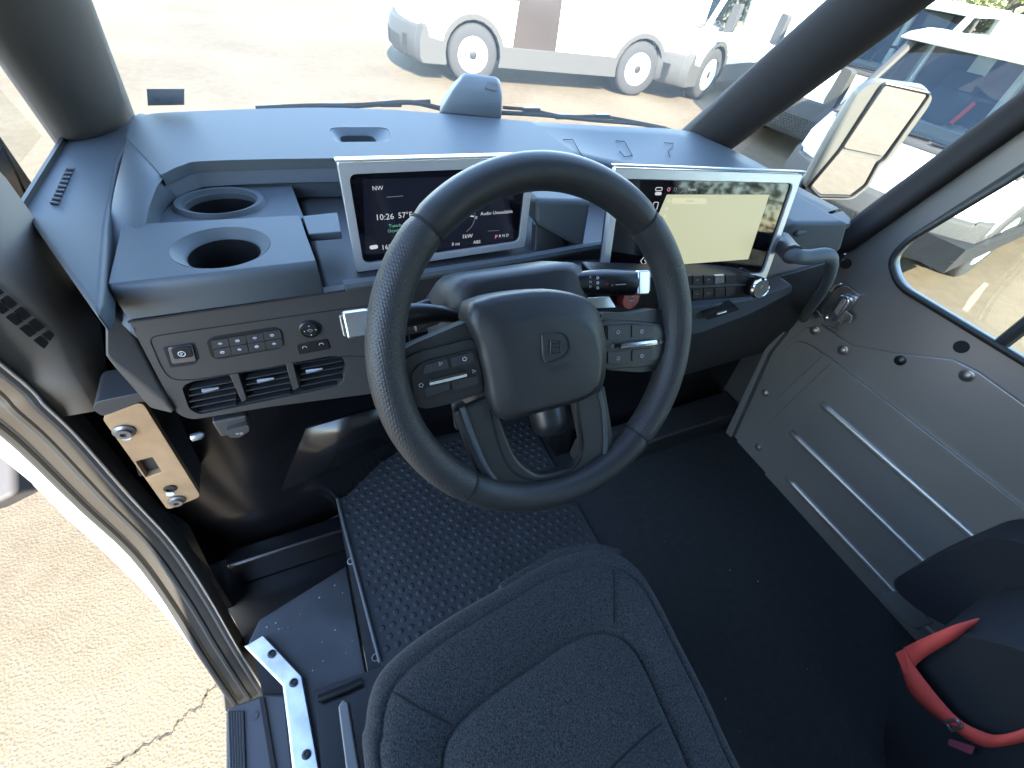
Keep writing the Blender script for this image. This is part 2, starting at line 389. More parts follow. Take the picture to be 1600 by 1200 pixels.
for c in range(2):
    for r_ in range(5):
        s0, s1 = (c*.5+.06), (c*.5+.44); t0, t1 = r_/5+.025, r_/5+.165
        q = [cellpx(s0, t0), cellpx(s1, t0), cellpx(s1, t1), cellpx(s0, t1)]
        sl = MB().prism([on(x, y, Pg+Pn*.0085, Pn) for x, y in q], -Pn*.003)
        sl.build('grille_slot', MATTE, jt)

# ---- left door opening: seals, flange, outer fender
SP = [(0, 575), (60, 632), (110, 680), (190, 770), (262, 848), (318, 932), (362, 1008), (408, 1082)]
SX = [-.38, -.38, -.38, -.378, -.372, -.362, -.352, -.338]
seal_path = [at(p[0], p[1], X=x) for p, x in zip(SP, SX)]
seal_path = [seal_path[0]+V(.02, -.26, 1.02), seal_path[0]+V(0, -.05, .3)] + seal_path
sp = smooth_path(seal_path, 6)
dj = thing('door_frame', 'brownish grey front door frame with rubber seals beside the driver door opening', 'door frame', (-.40, .4, -1.3))
jb = MB(); offs = [(0.012, .03, 0), (-.004, .004, 0), (-.018, -.002, 0), (-.030, .008, 0), (-.044, .002, 0), (-.062, .012, 0), (-.075, .03, 0)]
jb.grid([[p+V(*q) for p in sp] for q in offs]); jb.build('frame_flange', mat('frame paint', (.034, .031, .028), .5, bump=.1, bscale=200), dj, solid=.004)
for nm, q, r_, m_ in (('seal', (.004, -.004, 0), .0075, SEAL), ('seal', (-.024, -.004, 0), .0055, SEAL), ('seal', (-.052, -.006, 0), .006, SEAL), ('trim_strip', (.010, -.008, 0), .0022, SILVER)):
    MB().tube([p+V(*q) for p in sp], r_, n=8).build(nm, m_, dj)
FI = [(0, 664), (80, 725), (160, 784), (224, 848), (298, 944), (338, 1026)]
FO = [(0, 712), (59, 763), (107, 811), (160, 859), (245, 944), (314, 1029)]
fi = [at(*p, X=-.45) for p in FI]; fo = [at(*p, X=-.505) for p in FO]
fi = [fi[0]+V(0, -.04, .6)] + fi; fo = [fo[0]+V(0, .02, .6)] + fo
wf = thing('front_fender', 'white outer body panel edge below the driver door frame', 'fender', (-.48, .5, -1.4))
fp = MB(); fi_, fo_ = smooth_path(fi, 5), smooth_path(fo, 5)
fp.grid([[p+V(.03, .03, 0) for p in fi_], fi_, [(p*.5+q*.5)+V(-.004, -.004, 0) for p, q in zip(fi_, fo_)], fo_])
fp.build('fender_skin', mat('fender white', (.62, .64, .66), .3, coat=.3), wf, solid=.003)
lw = MB(); q = [at(316, 1024, X=-.44), at(340, 1020, X=-.44), at(372, 1052, X=-.43), at(408, 1082, X=-.41), at(410, 1092, X=-.41), at(352, 1114, X=-.44), at(348, 1080, X=-.45)]
lw.prism(q, (-.02, .02, -.05)); lw.build('lower_cladding', TRIM, wf, bevel=.004)
ar = MB(); q = [at(-60, 690, X=-.60), at(0, 715, X=-.60), at(36, 742, X=-.60), at(56, 765, X=-.60), at(40, 778, X=-.60), at(0, 798, X=-.60), at(-60, 815, X=-.60)]
ar.prism(q, (.06, .03, 0)); ar.build('arch_cladding', mat('grey cladding', (.06, .058, .06), .7, bump=.2, bscale=300), wf, bevel=.01)

# ---- sill: aluminium threshold and ribbed step
th = thing('door_threshold', 'angled bare aluminium threshold strip with four black screws', 'threshold', (-.24, .3, FZ))
TL = [(383, 1009), (443, 1070), (452, 1140), (462, 1230)]; TR = [(411, 992), (471, 1056), (483, 1120), (503, 1230)]
tm = MB()
for i in range(3):
    pass
tm.prism(ats(TL, Z=FZ+.012)+ats(list(reversed(TR)), Z=FZ+.012), (0, 0, -.012)); tm.build('strip', ALU, th, bevel=.002)
td = MB(); el = ats(TL, Z=FZ+.011); td.grid([el, [p+V(-.004, 0, -.05) for p in el]]); td.build('strip_edge', ALU, th, solid=.003)
for p in [(425, 1022), (459, 1067), (479, 1179)]:
    c = at(*p, Z=FZ+.012); MB().lathe([(.0075, 0), (.0075, .004), (.004, .005), (.0035, .002), (0, .002)], c, (0, 0, 1), 14).build('screw', BLK, th)
sx = thing('door_step', 'dark ribbed plastic step outside the aluminium threshold', 'step', (-.33, .2, -1.2))
s0 = MB(); s0.prism(ats([(352, 1108), (414, 1084), (446, 1085), (462, 1230), (352, 1230)], Z=-1.16), (0, 0, -.08)); s0.build('tread', mat('step plastic', (.045, .045, .05), .6, bump=.15, bscale=300), sx, bevel=.006)
for k in range(6):
    x0 = 354+k*4.2
    a, b = at(x0+4, 1112, Z=-1.158), at(x0+8, 1230, Z=-1.158)
    MB().tube([a, b], .0028, n=6).build('rib', PLD, sx)
MB().prism(ats([(392, 1004), (424, 1004), (470, 1090), (412, 1092)], Z=-1.166), (0, 0, -.03)).build('sill_filler', MATTE, sx)
a, b = at(409, 1090, Z=-1.157), at(432, 1230, Z=-1.157); MB().sweep([a, b], .008, .004, (0, 0, 1)).build('groove', MATTE, sx)
MB().lathe([(.007, 0), (.007, .002), (0, .002)], at(398, 1119, Z=-1.16), (0, 0, 1), 14).build('screw', PLD, sx)

# ---- latch plate on the door frame
Ylp = .55
lt = thing('latch_plate', 'bare steel latch plate with two bolts and a square hole on the left door frame', 'latch plate', (-.31, .55, -.79))
q = rnd(ats([(158, 652), (222, 628), (314, 776), (262, 797)], Y=Ylp), .010)
hole = rnd(ats([(212, 721), (238, 714), (253, 738), (228, 746)], Y=Ylp), .002, 2)
MB().prism(q, (0, .012, 0), holes=[hole]).build('plate', mat('bare steel', (.36, .235, .135), .42, metal=.3, bump=.1, bscale=120, var=.15, vscale=30), lt, bevel=.002)
hb = MB().prism([p+V(0, .02, 0) for p in rnd(ats([(200, 712), (250, 704), (265, 750), (215, 760)], Y=Ylp), .004, 2)], (0, .004, 0)); hb.build('hole_shadow_box', MATTE, lt)
for p in [(194, 673), (276, 781)]:
    c = at(*p, Y=Ylp)
    MB().lathe([(.0135, 0), (.0135, .003), (.009, .005), (.009, .009), (.004, .009), (.004, .005), (0, .005)], c, (0, -1, 0), 18).build('bolt', BOLT, lt)
c = at(266, 763, Y=Ylp); MB().lathe([(.0095, .0), (.0095, .002), (.006, .003), (.0055, .0005), (0, .0005)], c, (0, -1, 0), 18).build('bushing', BLK, lt)
for p in [(197, 683), (266, 771)]:
    MB().lathe([(.006, 0), (.006, .0015), (0, .0015)], at(*p, Y=Ylp), (0, -1, 0), 14).build('paint_mark', GLYPH, lt)
cap = MB(); cap.prism(rnd(ats([(144, 640), (150, 628), (228, 612), (236, 632), (222, 627), (160, 651)], Y=Ylp-.002), .005), (0, .06, 0)); cap.build('cover_cap', PLD, lt, bevel=.005)
bx = MB(); q = ats([(166, 655), (220, 632), (312, 775), (266, 793)], Y=Ylp+.013); bx.prism(q, (0, .10, 0)); bx.build('mount_block', PLD, lt)
# ================================================================ dashboard
DZ = -.31
dash = thing('dashboard', 'dark grey moulded plastic dashboard below the windshield', 'dashboard', (.35, .75, -.5))
back = [(205, 187), (240, 177), (320, 173), (400, 170), (500, 168), (600, 171), (700, 178), (830, 190)]
front = [(905, 244), (760, 246), (530, 247), (330, 251), (285, 258), (252, 273)]
bp = smooth_path(ats(back, Z=DZ), 3); fp_ = smooth_path(ats(front, Z=DZ), 4)
armL = ats([(197, 214)], Z=DZ)
bp2 = bp[1:]
slot = rnd(ats([(528, 203), (583, 203), (590, 219), (534, 219)], Z=DZ), .006, 3)
dimple = rnd(ats([(514, 199), (606, 199), (613, 221), (520, 222)], Z=DZ), .02, 4)
pad = MB().prism([bp[0]] + bp2 + fp_ + armL, (0, 0, -.016), holes=[dimple])
pad.build('upper_pad', PL, dash, bevel=.006, seg=3)
# speaker / sensor recess in the pad
rc = MB(); r0 = dimple; c0 = sum(dimple, V(0, 0, 0))/len(dimple)
def ringscale(r, s, dz): return [c0+(p-c0)*s+V(0, 0, dz) for p in r]
slot2 = rnd(ats([(528, 203), (583, 203), (590, 219), (534, 219)], Z=DZ), .02, 4)
rc.loft([ringscale(r0, 1.01, -.001), ringscale(r0, .94, -.001), [p+V(0, 0, -.010) for p in slot2], [p+V(0, 0, -.03) for p in slot2]], cap=False); rc.build('pad_recess', PL, dash)
MB().prism([p+V(0, 0, -.03) for p in slot2], (0, 0, -.004)).build('recess_floor', MATTE, dash)
# right hand upper surface: falls away to the right
rt = MB()
R1 = [at(830, 190, Z=DZ), at(950, 197, Z=DZ), at(1065, 203, Z=DZ), at(1118, 222, Z=-.312), at(1180, 252, Z=-.316), at(1245, 290, Z=-.319), at(1312, 326, Z=-.322)]
R2 = [at(905, 244, Z=DZ), at(960, 258, Z=-.316), at(1010, 275, Z=-.319), at(1060, 300, Z=-.322), at(1120, 330, Z=-.325), at(1180, 345, Z=-.328), at(1245, 346, Z=-.328)]
r1s, r2s = smooth_path(R1, 4), smooth_path(R2, 4)
def rpt(i, t): return r1s[i]*(1-t)+r2s[i]*t+V(0, 0, -.012*math.sin(math.pi*min(1, i/8))*math.sin(math.pi*t)*.5)
rt.grid([[p+V(.02, .02, -.05) for p in r1s], [p+V(.003, .006, -.003) for p in r1s]] + [[rpt(i, k/6) for i in range(len(r1s))] for k in range(7)] + [[p+V(0, -.003, -.004) for p in r2s], [p+V(0, -.004, -.06) for p in r2s]])
rt.build('right_upper_pad', PL, dash, sharp=70)
# airbag lid outlines on the right pad
for q in ([(880, 218), (895, 218), (905, 236), (912, 246)], [(962, 220), (976, 221), (988, 243), (976, 245), (968, 236)], [(1038, 223), (1052, 224), (1050, 232), (1044, 235), (1047, 245)]):
    pts = []
    for x, y in q:
        d = ray(x, y); best = None
        for i in range(len(r1s)):
            for k in range(25):
                p = rpt(i, k/24); e = (p-d*(p.dot(d)/d.dot(d))).length
                if best is None or e < best[0]: best = (e, p)
        pts.append(at(x, y, Z=best[1].z+.002))
    MB().tube(pts, .0008, n=5).build('vent_outline', MATTE, dash)
# left window ledge with slot vent
ld = MB(); q = [at(88, 216, Z=-.325), at(150, 200, Z=-.325), at(225, 172, Z=-.325), at(186, 252, Z=-.325), at(168, 350, Z=-.325), at(160, 470, Z=-.325), at(150, 492, Z=-.325), at(26, 314, Z=-.325)]
ld.prism(q, (0, 0, -.03)); ld.build('window_ledge', PL, dash, bevel=.006)
sv = MB(); q = ats([(78, 318), (104, 262), (116, 262), (90, 320)], Z=-.324); sv.prism(q, (0, 0, -.001)); sl = sv.build('side_vent', MATTE, dash)
for k in range(9):
    t = k/8.; a, b = at(79+25*t, 316-52*t, Z=-.3225), at(92+24*t, 318-54*t, Z=-.3225)
    MB().tube([a, b], .0016, n=5).build('vent_fin', PL, sl)
# bright seam edge of the outer pad
# pad arm: runs down the left side and falls towards the driver
rows = []
for (rx, ry), (lx, ly), z in (((262, 262), (203, 198), DZ-.007), ((252, 272), (197, 213), DZ-.001), ((240, 288), (188, 250), -.312), ((229, 316), (178, 290), -.317), ((222, 348), (171, 325), -.326), ((212, 400), (164, 390), -.344), ((205, 460), (159, 450), -.362), ((204, 512), (158, 492), -.385), ((214, 540), (166, 512), -.43)):
    Rp, Lp = at(rx, ry, Z=z), at(lx, ly, Z=z); d = (Lp-Rp).normalized()
    rows.append([Rp+V(.002, 0, -.004), Rp+d*.006, Rp*.5+Lp*.5, Lp-d*.005, Lp+V(0, 0, -.003), Lp-d*(-.003)+V(0, 0, -.010), Lp-d*(-.003)+V(0, 0, -.09)])
MB().grid(rows).build('pad_arm', PL, dash, sharp=75)
# recess behind the cup box: tray with the second cup holder
TZ = -.352
tq = rnd(ats([(238, 352), (242, 326), (264, 302), (330, 290), (452, 280), (470, 328), (476, 342)], Z=TZ), .010)
ch = at(346, 319, Z=TZ); cu = (at(403, 317, Z=TZ)-at(290, 319, Z=TZ))*.5; cr_ = cu.length
tray = MB().prism(tq, (0, 0, -.01), holes=[ellipse(ch, V(cr_*.98, 0, 0), V(0, cr_*.80, 0), 36)]); tray.build('cup_tray', PL, dash, bevel=.004)
ring = MB(); ring.loft([ellipse(ch+V(0, 0, .000), V(cr_*1.33, 0, 0), V(0, cr_*.98, 0), 36), ellipse(ch+V(0, 0, .007), V(cr_*1.22, 0, 0), V(0, cr_*.93, 0), 36), ellipse(ch+V(0, 0, .006), V(cr_*1.05, 0, 0), V(0, cr_*.86, 0), 36), ellipse(ch+V(0, 0, -.004), V(cr_, 0, 0), V(0, cr_*.82, 0), 36)], cap=False); ring.build('cup_holder', PL, dash)
MB().loft([ellipse(ch+V(0, 0, -.004), V(cr_, 0, 0), V(0, cr_*.82, 0), 36), ellipse(ch+V(0, 0, -.09), V(cr_*.92, 0, 0), V(0, cr_*.72, 0), 36)], cap=False).build('cup_bore', BLK, dash)  # bore and floor coloured black to paint in the shade of the cup
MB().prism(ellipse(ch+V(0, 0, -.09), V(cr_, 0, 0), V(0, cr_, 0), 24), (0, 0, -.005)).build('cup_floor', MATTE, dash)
# sloped fascia between the pad edge and the tray, round the corner to the arm
up_px = [(905, 244, DZ), (760, 246, DZ), (530, 247, DZ), (330, 251, DZ), (285, 258, DZ), (252, 272, DZ), (240, 288, -.312), (229, 316, -.317), (222, 352, -.327)]
lo_px = [(905, 286, -.346), (760, 284, -.346), (530, 284, -.346), (345, 290, -.346), (306, 296, -.346), (278, 307, -.346), (262, 320, -.347), (250, 336, -.348), (245, 360, -.349)]
ua, la = smooth_path([at(x, y, Z=z-.003) for x, y, z in up_px], 4), smooth_path([at(x, y, Z=z) for x, y, z in lo_px], 4)
MB().grid([[p+V(0, .006, -.002) for p in ua], [p*.97+q*.03+V(0, 0, .0) for p, q in zip(ua, la)], [p*.5+q*.5 for p, q in zip(ua, la)], la, [q+V(0, .006, -.004) for q in la], [q+V(0, .008, -.03) for q in la]]).build('recess_fascia', PL, dash, sharp=50)
# cup box in front
BZ = -.33
cb = at(346, 385, Z=BZ); cu = (at(407, 383, Z=BZ)-at(291, 387, Z=BZ))*.5; r1 = cu.length
bxp = [at(190, 351, Z=BZ), at(468, 336, Z=BZ), at(478, 366, Z=BZ), at(500, 425, Z=BZ), at(520, 452, Z=BZ), at(200, 488, Z=BZ)]
fy = at(201, 502, Z=-.378).y
bxp = [bxp[0], bxp[1], bxp[2], V(at(497, 422, Z=BZ).x, fy+.008, BZ), V(bxp[0].x+.003, fy+.008, BZ)]
ch1 = ellipse(cb, V(r1, 0, 0), V(0, r1*.98, 0), 40)
d1 = ellipse(cb, V(r1*1.34, 0, 0), V(0, r1*1.2, 0), 40)
MB().prism(bxp, (0, 0, -.046), holes=[d1]).build('cup_box', PL, dash, bevel=.0008, seg=1)
x0_, x1_, x2_ = bxp[4].x, bxp[3].x, at(500, 430, Z=BZ).x
sec_ = [(fy+.0085, -.0003), (fy+.0055, -.001), (fy+.003, -.0032), (fy+.0012, -.007), (fy+.0003, -.012), (fy, -.018), (fy, -.0455)]
ff = MB().grid([[V(x0_, fy+.0085, BZ-.0455) for y_, z_ in sec_], [V(x0_, y_+.002, BZ+z_-.002) for y_, z_ in sec_], [V(x0_+.003, y_, BZ+z_) for y_, z_ in sec_], [V((x0_+x1_)/2, y_, BZ+z_) for y_, z_ in sec_], [V(x1_+(x2_-x1_)*k/6-.002, y_, BZ+z_) for k, (y_, z_) in enumerate(sec_)], [V(x1_+(x2_-x1_)*k/6, y_+.002, BZ+z_-.001) for k, (y_, z_) in enumerate(sec_)], [V(x2_, fy+.0085, BZ-.0455) for y_, z_ in sec_]])
ff.build('cup_box_front', PL, dash, sharp=80)
ring = MB(); ring.loft([d1, ellipse(cb+V(0, 0, -.003), V(r1*1.28, 0, 0), V(0, r1*1.16, 0), 40), ellipse(cb+V(0, 0, -.008), V(r1*1.06, 0, 0), V(0, r1*1.03, 0), 40), ellipse(cb+V(0, 0, -.013), V(r1, 0, 0), V(0, r1*.98, 0), 40)], cap=False); ring.build('cup_holder', PL, dash)
MB().loft([ellipse(cb+V(0, 0, -.013), V(r1, 0, 0), V(0, r1*.98, 0), 40), ellipse(cb+V(0, 0, -.10), V(r1*.92, 0, 0), V(0, r1*.9, 0), 40)], cap=False).build('cup_bore', BLK, dash)  # black bore and floor again stand for shade inside the cup
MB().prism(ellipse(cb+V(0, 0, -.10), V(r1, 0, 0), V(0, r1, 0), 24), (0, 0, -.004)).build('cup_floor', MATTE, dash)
# light bar between cup box and screen
q = ats([(472, 337), (527, 331), (533, 362), (482, 366)], Z=-.332); MB().prism(q, (0, 0, -.012)).build('shelf_bar', PL, dash, bevel=.002)
# lower body behind the wheel
md = MB(); q = [V(-.0, .54, -.378), V(.02, fy+.012, -.378), V(.60, fy+.03, -.378), V(.60, .86, -.378), V(-.0, .86, -.378)]
md.prism(q, (0, 0, -.12)); md.build('middle_body', PLD, dash, bevel=.012, seg=3)
ml = MB(); ml.tube([V(.03, fy+.004, -.372), V(.3, fy+.012, -.372), V(.5, fy+.02, -.368)], .008, n=8); ml.build('recess_lip', PL, dash)
rw = MB(); rw.prism([V(.0, .86, -.345), V(.6, .84, -.345), V(.6, .84, -.42), V(.0, .86, -.42)], (0, .02, 0)); rw.build('recess_back', MATTE, dash)
MB().prism([V(-.21, .57, -.445), V(.60, .57, -.445), V(.60, 1.12, -.445), V(-.24, 1.06, -.445)], (0, 0, -.01)).build('underside', MATTE, dash)  # added dark sheet, stops light leaking up from below
MB().prism([V(-.26, 1.05, -.33), V(.1, 1.13, -.33), V(.5, 1.05, -.33), V(.98, .96, -.33), V(.98, .96, -.6), V(.5, 1.05, -.6), V(.1, 1.13, -.6), V(-.26, 1.05, -.6)], (0, .02, 0)).build('light_stop', MATTE, dash)  # added dark sheet, blocks light from below the windshield
# box right of the instrument screen
q = [at(836, 312, Y=.60), at(925, 314, Y=.585), at(912, 392, Y=.57), at(838, 352, Y=.59)]
MB().prism(q, (0, .10, 0)).build('centre_box', PL, dash, bevel=.008)
q = [at(838, 350, Y=.60), at(870, 360, Y=.595), at(898, 400, Y=.58), at(836, 400, Y=.58)]
MB().prism(q, (0, .02, 0)).build('centre_pocket', PLD, dash, bevel=.004)

# ---- switch panel left of the wheel
PP = V(0, fy, -.378); PD = V(0, -.014, -.128).normalized(); PN = V(1, 0, 0).cross(PD).normalized()
if PN.y > 0: PN = -PN
def P_(pts, h=0): return ons(pts, PP+PN*h, PN)
po = [(201, 502), (400, 474), (590, 446), (612, 450), (612, 612), (590, 614), (420, 636), (300, 656), (278, 648)]
vent_px = [(284, 606), (296, 597), (518, 556), (536, 558), (541, 575), (536, 598), (524, 605), (312, 648), (296, 640)]
pp = MB().prism(rnd(P_(po), [.004, 0, 0, .004, .004, 0, 0, .012, .014], 4), -PN*.018, holes=[rnd(P_(vent_px), .006, 3)])
pnl = pp.build('switch_panel', PANEL, dash, bevel=.005, seg=3)
MB().tube(P_([(200, 503), (400, 474.5), (585, 447)], .0005), .0015, n=5).build('panel_seam', MATTE, pnl)
# inner outline groove
go = rnd(P_([(232, 527), (262, 522), (540, 482), (640, 470), (640, 560), (540, 556), (300, 594), (268, 594), (252, 575)], .0004), .014, 5)
MB().tube(go, .0007, n=5, closed=True).build('outline_groove', MATTE, pnl)
def button(name, q, h, m, parent, r=.003, bev=.0012, base=0):
    return MB().prism(rnd(P_(q, base+h), r, 3), -PN*(h+.002)).build(name, m, parent, bevel=bev)
button('brake_recess', [(254, 543), (304, 535), (312, 560), (304, 570), (266, 575)], .0006, MATTE, pnl)
button('brake_surround', [(262, 544), (300, 539), (307, 564), (269, 569)], .003, BOLT, pnl)
pb = button('park_brake_button', [(266, 545), (297, 541), (302, 558), (272, 562)], .005, BLK, pnl)
cx = on(284, 553, PP+PN*.006, PN); MB().tube(ellipse(cx, V(.0038, 0, 0), -PD*.0038, 16), .0006, n=5, closed=True).build('brake_symbol', GLYPH, pnl)
text('brake_letter', 'P', on(284, 553, PP+PN*.006, PN), (1, 0, 0), -PD, .006, GLYPH, pnl)
button('switch_recess', [(322, 533), (332, 526), (430, 511), (442, 517), (444, 538), (436, 545), (340, 562), (330, 558)], .0006, BLK, pnl, r=.004)
for r_ in range(2):
    for c in range(4):
        x0, y0 = 330+27*c+r_*3.2, 533-4.4*c+r_*13.5
        q = [(x0, y0), (x0+26, y0-4.2), (x0+28.6, y0+8.3), (x0+2.8, y0+12.6)]
        b_ = button('switch_key', q, .0022, PLD, pnl, r=.0012, bev=.0006)
        cc = on(x0+14, y0+4, PP+PN*.0028, PN)
        MB().tube(ellipse(cc, V(.0024, 0, 0), -PD*.0018, 7 if (r_+c) % 2 else 4), .00045, n=4, closed=True).build('key_symbol', GLYPH, pnl)
        MB().box(cc-PD*.0004, (.0028, .0006, .0006)).build('key_symbol', GLYPH, pnl)
c = on(484, 514, PP, PN)
MB().lathe([(.0145, 0), (.0145, .002), (.0125, .003), (.0118, .0015), (.0105, .004), (0, .0045)], c, PN, 28).build('mirror_knob', BLK, pnl)
MB().tube(ellipse(c+PN*.0042, V(.0034, 0, 0), -PD*.0024, 4), .0005, n=4, closed=True).build('knob_symbol', GLYPH, pnl)
for a in range(4):
    q = c+PN*.004+V(1, 0, 0)*(.0075*math.cos(a*math.pi/2))-PD*(.0075*math.sin(a*math.pi/2)); MB().lathe([(.0009, 0), (.0009, .0006), (0, .0006)], q, PN, 6).build('knob_mark', GLYPH, pnl)
button('mirror_switch', [(462, 539), (512, 530), (517, 545), (467, 555)], .0015, BLK, pnl)
for x, y in ((476, 543), (502, 538)):
    c = on(x, y, PP+PN*.0022, PN); MB().tube([c+V(-.003, 0, 0)-PD*-.001, c+V(-.002, 0, 0)-PD*.0018, c+V(.002, 0, 0)-PD*.0018, c+V(.003, 0, 0)-PD*-.001], .0005, n=4).build('switch_symbol', GLYPH, pnl)
# vents inside the opening: dark box, fins, dividers, silver tabs
vd = MB().prism([p for p in rnd(P_(vent_px, -.03), .006, 3)], -PN*.01); vd.build('vent_back', MATTE, pnl)
for (x0, x1) in ((290, 372), (378, 456), (464, 538)):
    for k in range(5):
        def vy(x, t): # top and bottom edge lines of the opening
            top = 598-(x-296)*.185; bot = 645-(x-305)*.195
            return top+(bot-top)*t
        t = (k+.7)/5.2
        a, b = on(x0+6, vy(x0+6, t), PP-PN*.010, PN), on(x1-3, vy(x1-3, t), PP-PN*.010, PN)
        MB().sweep([a, b], .014, .0016, -PD).build('vent_fin', PLD, pnl)
for x, y in ((328, 609), (414, 594), (490, 579)):
    a, b = on(x-12, y+2, PP-PN*.0005, PN), on(x+14, y-3, PP-PN*.0015, PN)
    MB().tube([a, a*.6+b*.4, b], [.0034, .003, .0016], n=8).build('vent_tab', SILVER, pnl)
for q in ([(358, 585), (372, 582), (386, 624), (378, 629)], [(446, 568), (458, 566), (468, 605), (458, 611)]):
    MB().prism(rnd(P_(q, .001), .002, 2), -PN*.03).build('vent_divider', PANEL, pnl, bevel=.0015)
# lip below the panel and hood release
MB().prism(P_([(330, 660), (385, 650), (390, 672), (345, 684)], -.004), -PN*.03).build('lower_bracket', PANEL, pnl, bevel=.004)
hr = MB().prism(rnd(P_([(352, 674), (388, 664), (390, 674), (374, 684), (358, 684)], .006), .003), -PN*.03); hr = hr.build('hood_release', PANEL, pnl, bevel=.003)
text('release_symbol', '=o', on(374, 677, PP+PN*.0065, PN), (1, 0, -.02), -PD, .009, GLYPH, pnl)
MB().lathe([(.006, 0), (.006, .012), (.003, .016), (0, .016)], on(300, 684, PP+PN*.0, PN), (1, 0, .1), 10).build('lamp', SILVER, pnl)
# dark side of the panel down to the frame
sd_ = MB(); q = [at(164, 482, X=-.235), at(200, 503, X=-.225), at(278, 650, X=-.225), at(236, 640, X=-.26), at(165, 560, X=-.26)]
sd_.prism(q, (-.01, .12, 0)); sd_.build('panel_side', PANEL, dash, bevel=.006)

# ---- right end of the dash
q = [at(1236, 348, Z=-.325), at(1318, 328, Z=-.325), at(1331, 342, Z=-.325), at(1330, 350, Z=-.325), at(1248, 362, Z=-.325)]
MB().prism(q, (0, 0, -.012)).build('right_ledge', PL, dash, bevel=.004)
q = [at(1240, 349, Y=.47), at(1330, 348, Y=.44), at(1318, 388, Y=.43), at(1296, 412, Y=.43), at(1200, 392, Y=.47)]
MB().prism(q, (0, .14, 0)).build('right_fascia', PL, dash, bevel=.012, seg=3)
q = [at(900, 430, Y=.52), at(1190, 440, Y=.48), at(1300, 408, Y=.46), at(1262, 486, Y=.47), at(1215, 545, Y=.50), at(1060, 590, Y=.56), at(900, 560, Y=.56)]
MB().prism(q, (0, .10, 0)).build('lower_fascia', PLD, dash, bevel=.01)
q = [at(1050, 484, Y=.46), at(1165, 470, Y=.45), at(1240, 446, Y=.44), at(1238, 458, Y=.44), at(1168, 494, Y=.45), at(1100, 520, Y=.46), at(1050, 528, Y=.46)]
tp = MB().prism(q, (0, .05, .0)).build('lower_trim', PL, dash, bevel=.006)
q = [at(1100, 492, Y=.445), at(1150, 478, Y=.437), at(1156, 484, Y=.437), at(1106, 500, Y=.445)]
MB().prism(q, (0, .02, 0)).build('lower_vent', MATTE, tp)
MB().tube([at(1120, 490, Y=.441), at(1134, 486, Y=.439)], .003, n=8).build('vent_tab', SILVER, tp)
# grab handle
gh = thing('grab_handle', 'dark moulded grab handle at the right end of the dashboard', 'handle', at(1262, 420, Y=.42))
hp = [at(1226, 386, Y=.44), at(1238, 398, Y=.40), at(1262, 402, Y=.39), at(1292, 399, Y=.385), at(1300, 412, Y=.385), at(1290, 446, Y=.40), at(1268, 478, Y=.43), at(1256, 496, Y=.46)]
MB().tube(smooth_path(hp, 5), .013, n=12, flat=(1, .8)).build('grip', PL, gh, sharp=80)
MB().tube([hp[0]+V(.012, .02, 0), hp[0]*.5+hp[1]*.5, hp[1]], .0165, n=12).build('mount', PLD, gh)
# sensor pod at the foot of the windshield
sp_ = thing('sensor_pod', 'dark wedge-shaped sensor pod at the foot of the windshield', 'sensor', at(738, 180, Z=DZ))
A = at(684, 172, Z=DZ); B = at(784, 183, Z=DZ)
u = (B-A); u.z = 0; L0 = u.length; u.normalize(); vv = V(-u.y, u.x, 0)
H0 = .082
def pod(s, z, fr, bk_, l, r): return [A+u*(l*L0)-vv*fr+V(0, 0, z), A+u*(r*L0)-vv*fr+V(0, 0, z), A+u*(r*L0)+vv*bk_+V(0, 0, z), A+u*(l*L0)+vv*bk_+V(0, 0, z)]
pd = MB().loft([pod(0, -.01, .0, .10, .0, 1), pod(0, .039, -.009, .085, .22, .99), pod(0, .059, -.023, .07, .34, .95), pod(0, .066, -.036, .065, .38, .90)])
pd.build('housing', PL, sp_, bevel=.008, seg=3)
q = [A+u*(.70*L0)-vv*(-.014)+V(0, 0, .048), A+u*(.90*L0)-vv*(-.014)+V(0, 0, .046), A+u*(.90*L0)-vv*(-.025)+V(0, 0, .0595), A+u*(.74*L0)-vv*(-.025)+V(0, 0, .0605)]
MB().prism(rnd(q, .006), V(0, -.004, .003)).build('sensor_window', BLK, sp_, bevel=.001)
# ================================================================ screens
def screen(name, label, TLp, TRp, BLp, BRp, bez, thick, depth):
    """four outer corners in 3-D; returns thing and a function that maps 0..1 coordinates to the face"""
    TLp, TRp, BLp, BRp = map(Vector, (TLp, TRp, BLp, BRp))
    n = (TRp-TLp).cross(TLp-BLp).normalized()
    if n.y > 0: n = -n
    t = thing(name, label, 'screen', (BLp+BRp)*.5)
    def uv(a, b, h=0): return TLp*(1-a)*(1-b)+TRp*a*(1-b)+BLp*(1-a)*b+BRp*a*b+n*h
    W_, H_ = (TRp-TLp).length, (BLp-TLp).length
    bx, by = bez/W_, bez/H_
    inner = rnd([uv(bx, by*1.2), uv(1-bx, by*1.2), uv(1-bx, 1-by), uv(bx, 1-by)], .010, 4)
    outer = [uv(0, 0), uv(1, 0), uv(1, 1), uv(0, 1)]
    MB().prism(rnd(outer, .003, 2), -n*thick, holes=[inner]).build('bezel', BEZEL, t, bevel=.0014)
    MB().prism([p-n*(.0045) for p in [uv(bx*.8, by), uv(1-bx*.8, by), uv(1-bx*.8, 1-by*.8), uv(bx*.8, 1-by*.8)]], -n*(thick*.6)).build('display_glass', SCREEN, t)
    MB().prism([p-n*(thick+.0005) for p in [uv(.02, .03), uv(.98, .03), uv(.97, .97), uv(.03, .97)]], -n*depth).build('back_housing', PLD, t, bevel=.004)
    lid = [uv(-.008, -.01), uv(1.008, -.01)]
    MB().prism([lid[0]+n*.003, lid[1]+n*.003, lid[1]-n*.012, lid[0]-n*.012], (0, 0, .003)).build('top_lip', BEZEL, t, bevel=.0012)
    return t, uv, n
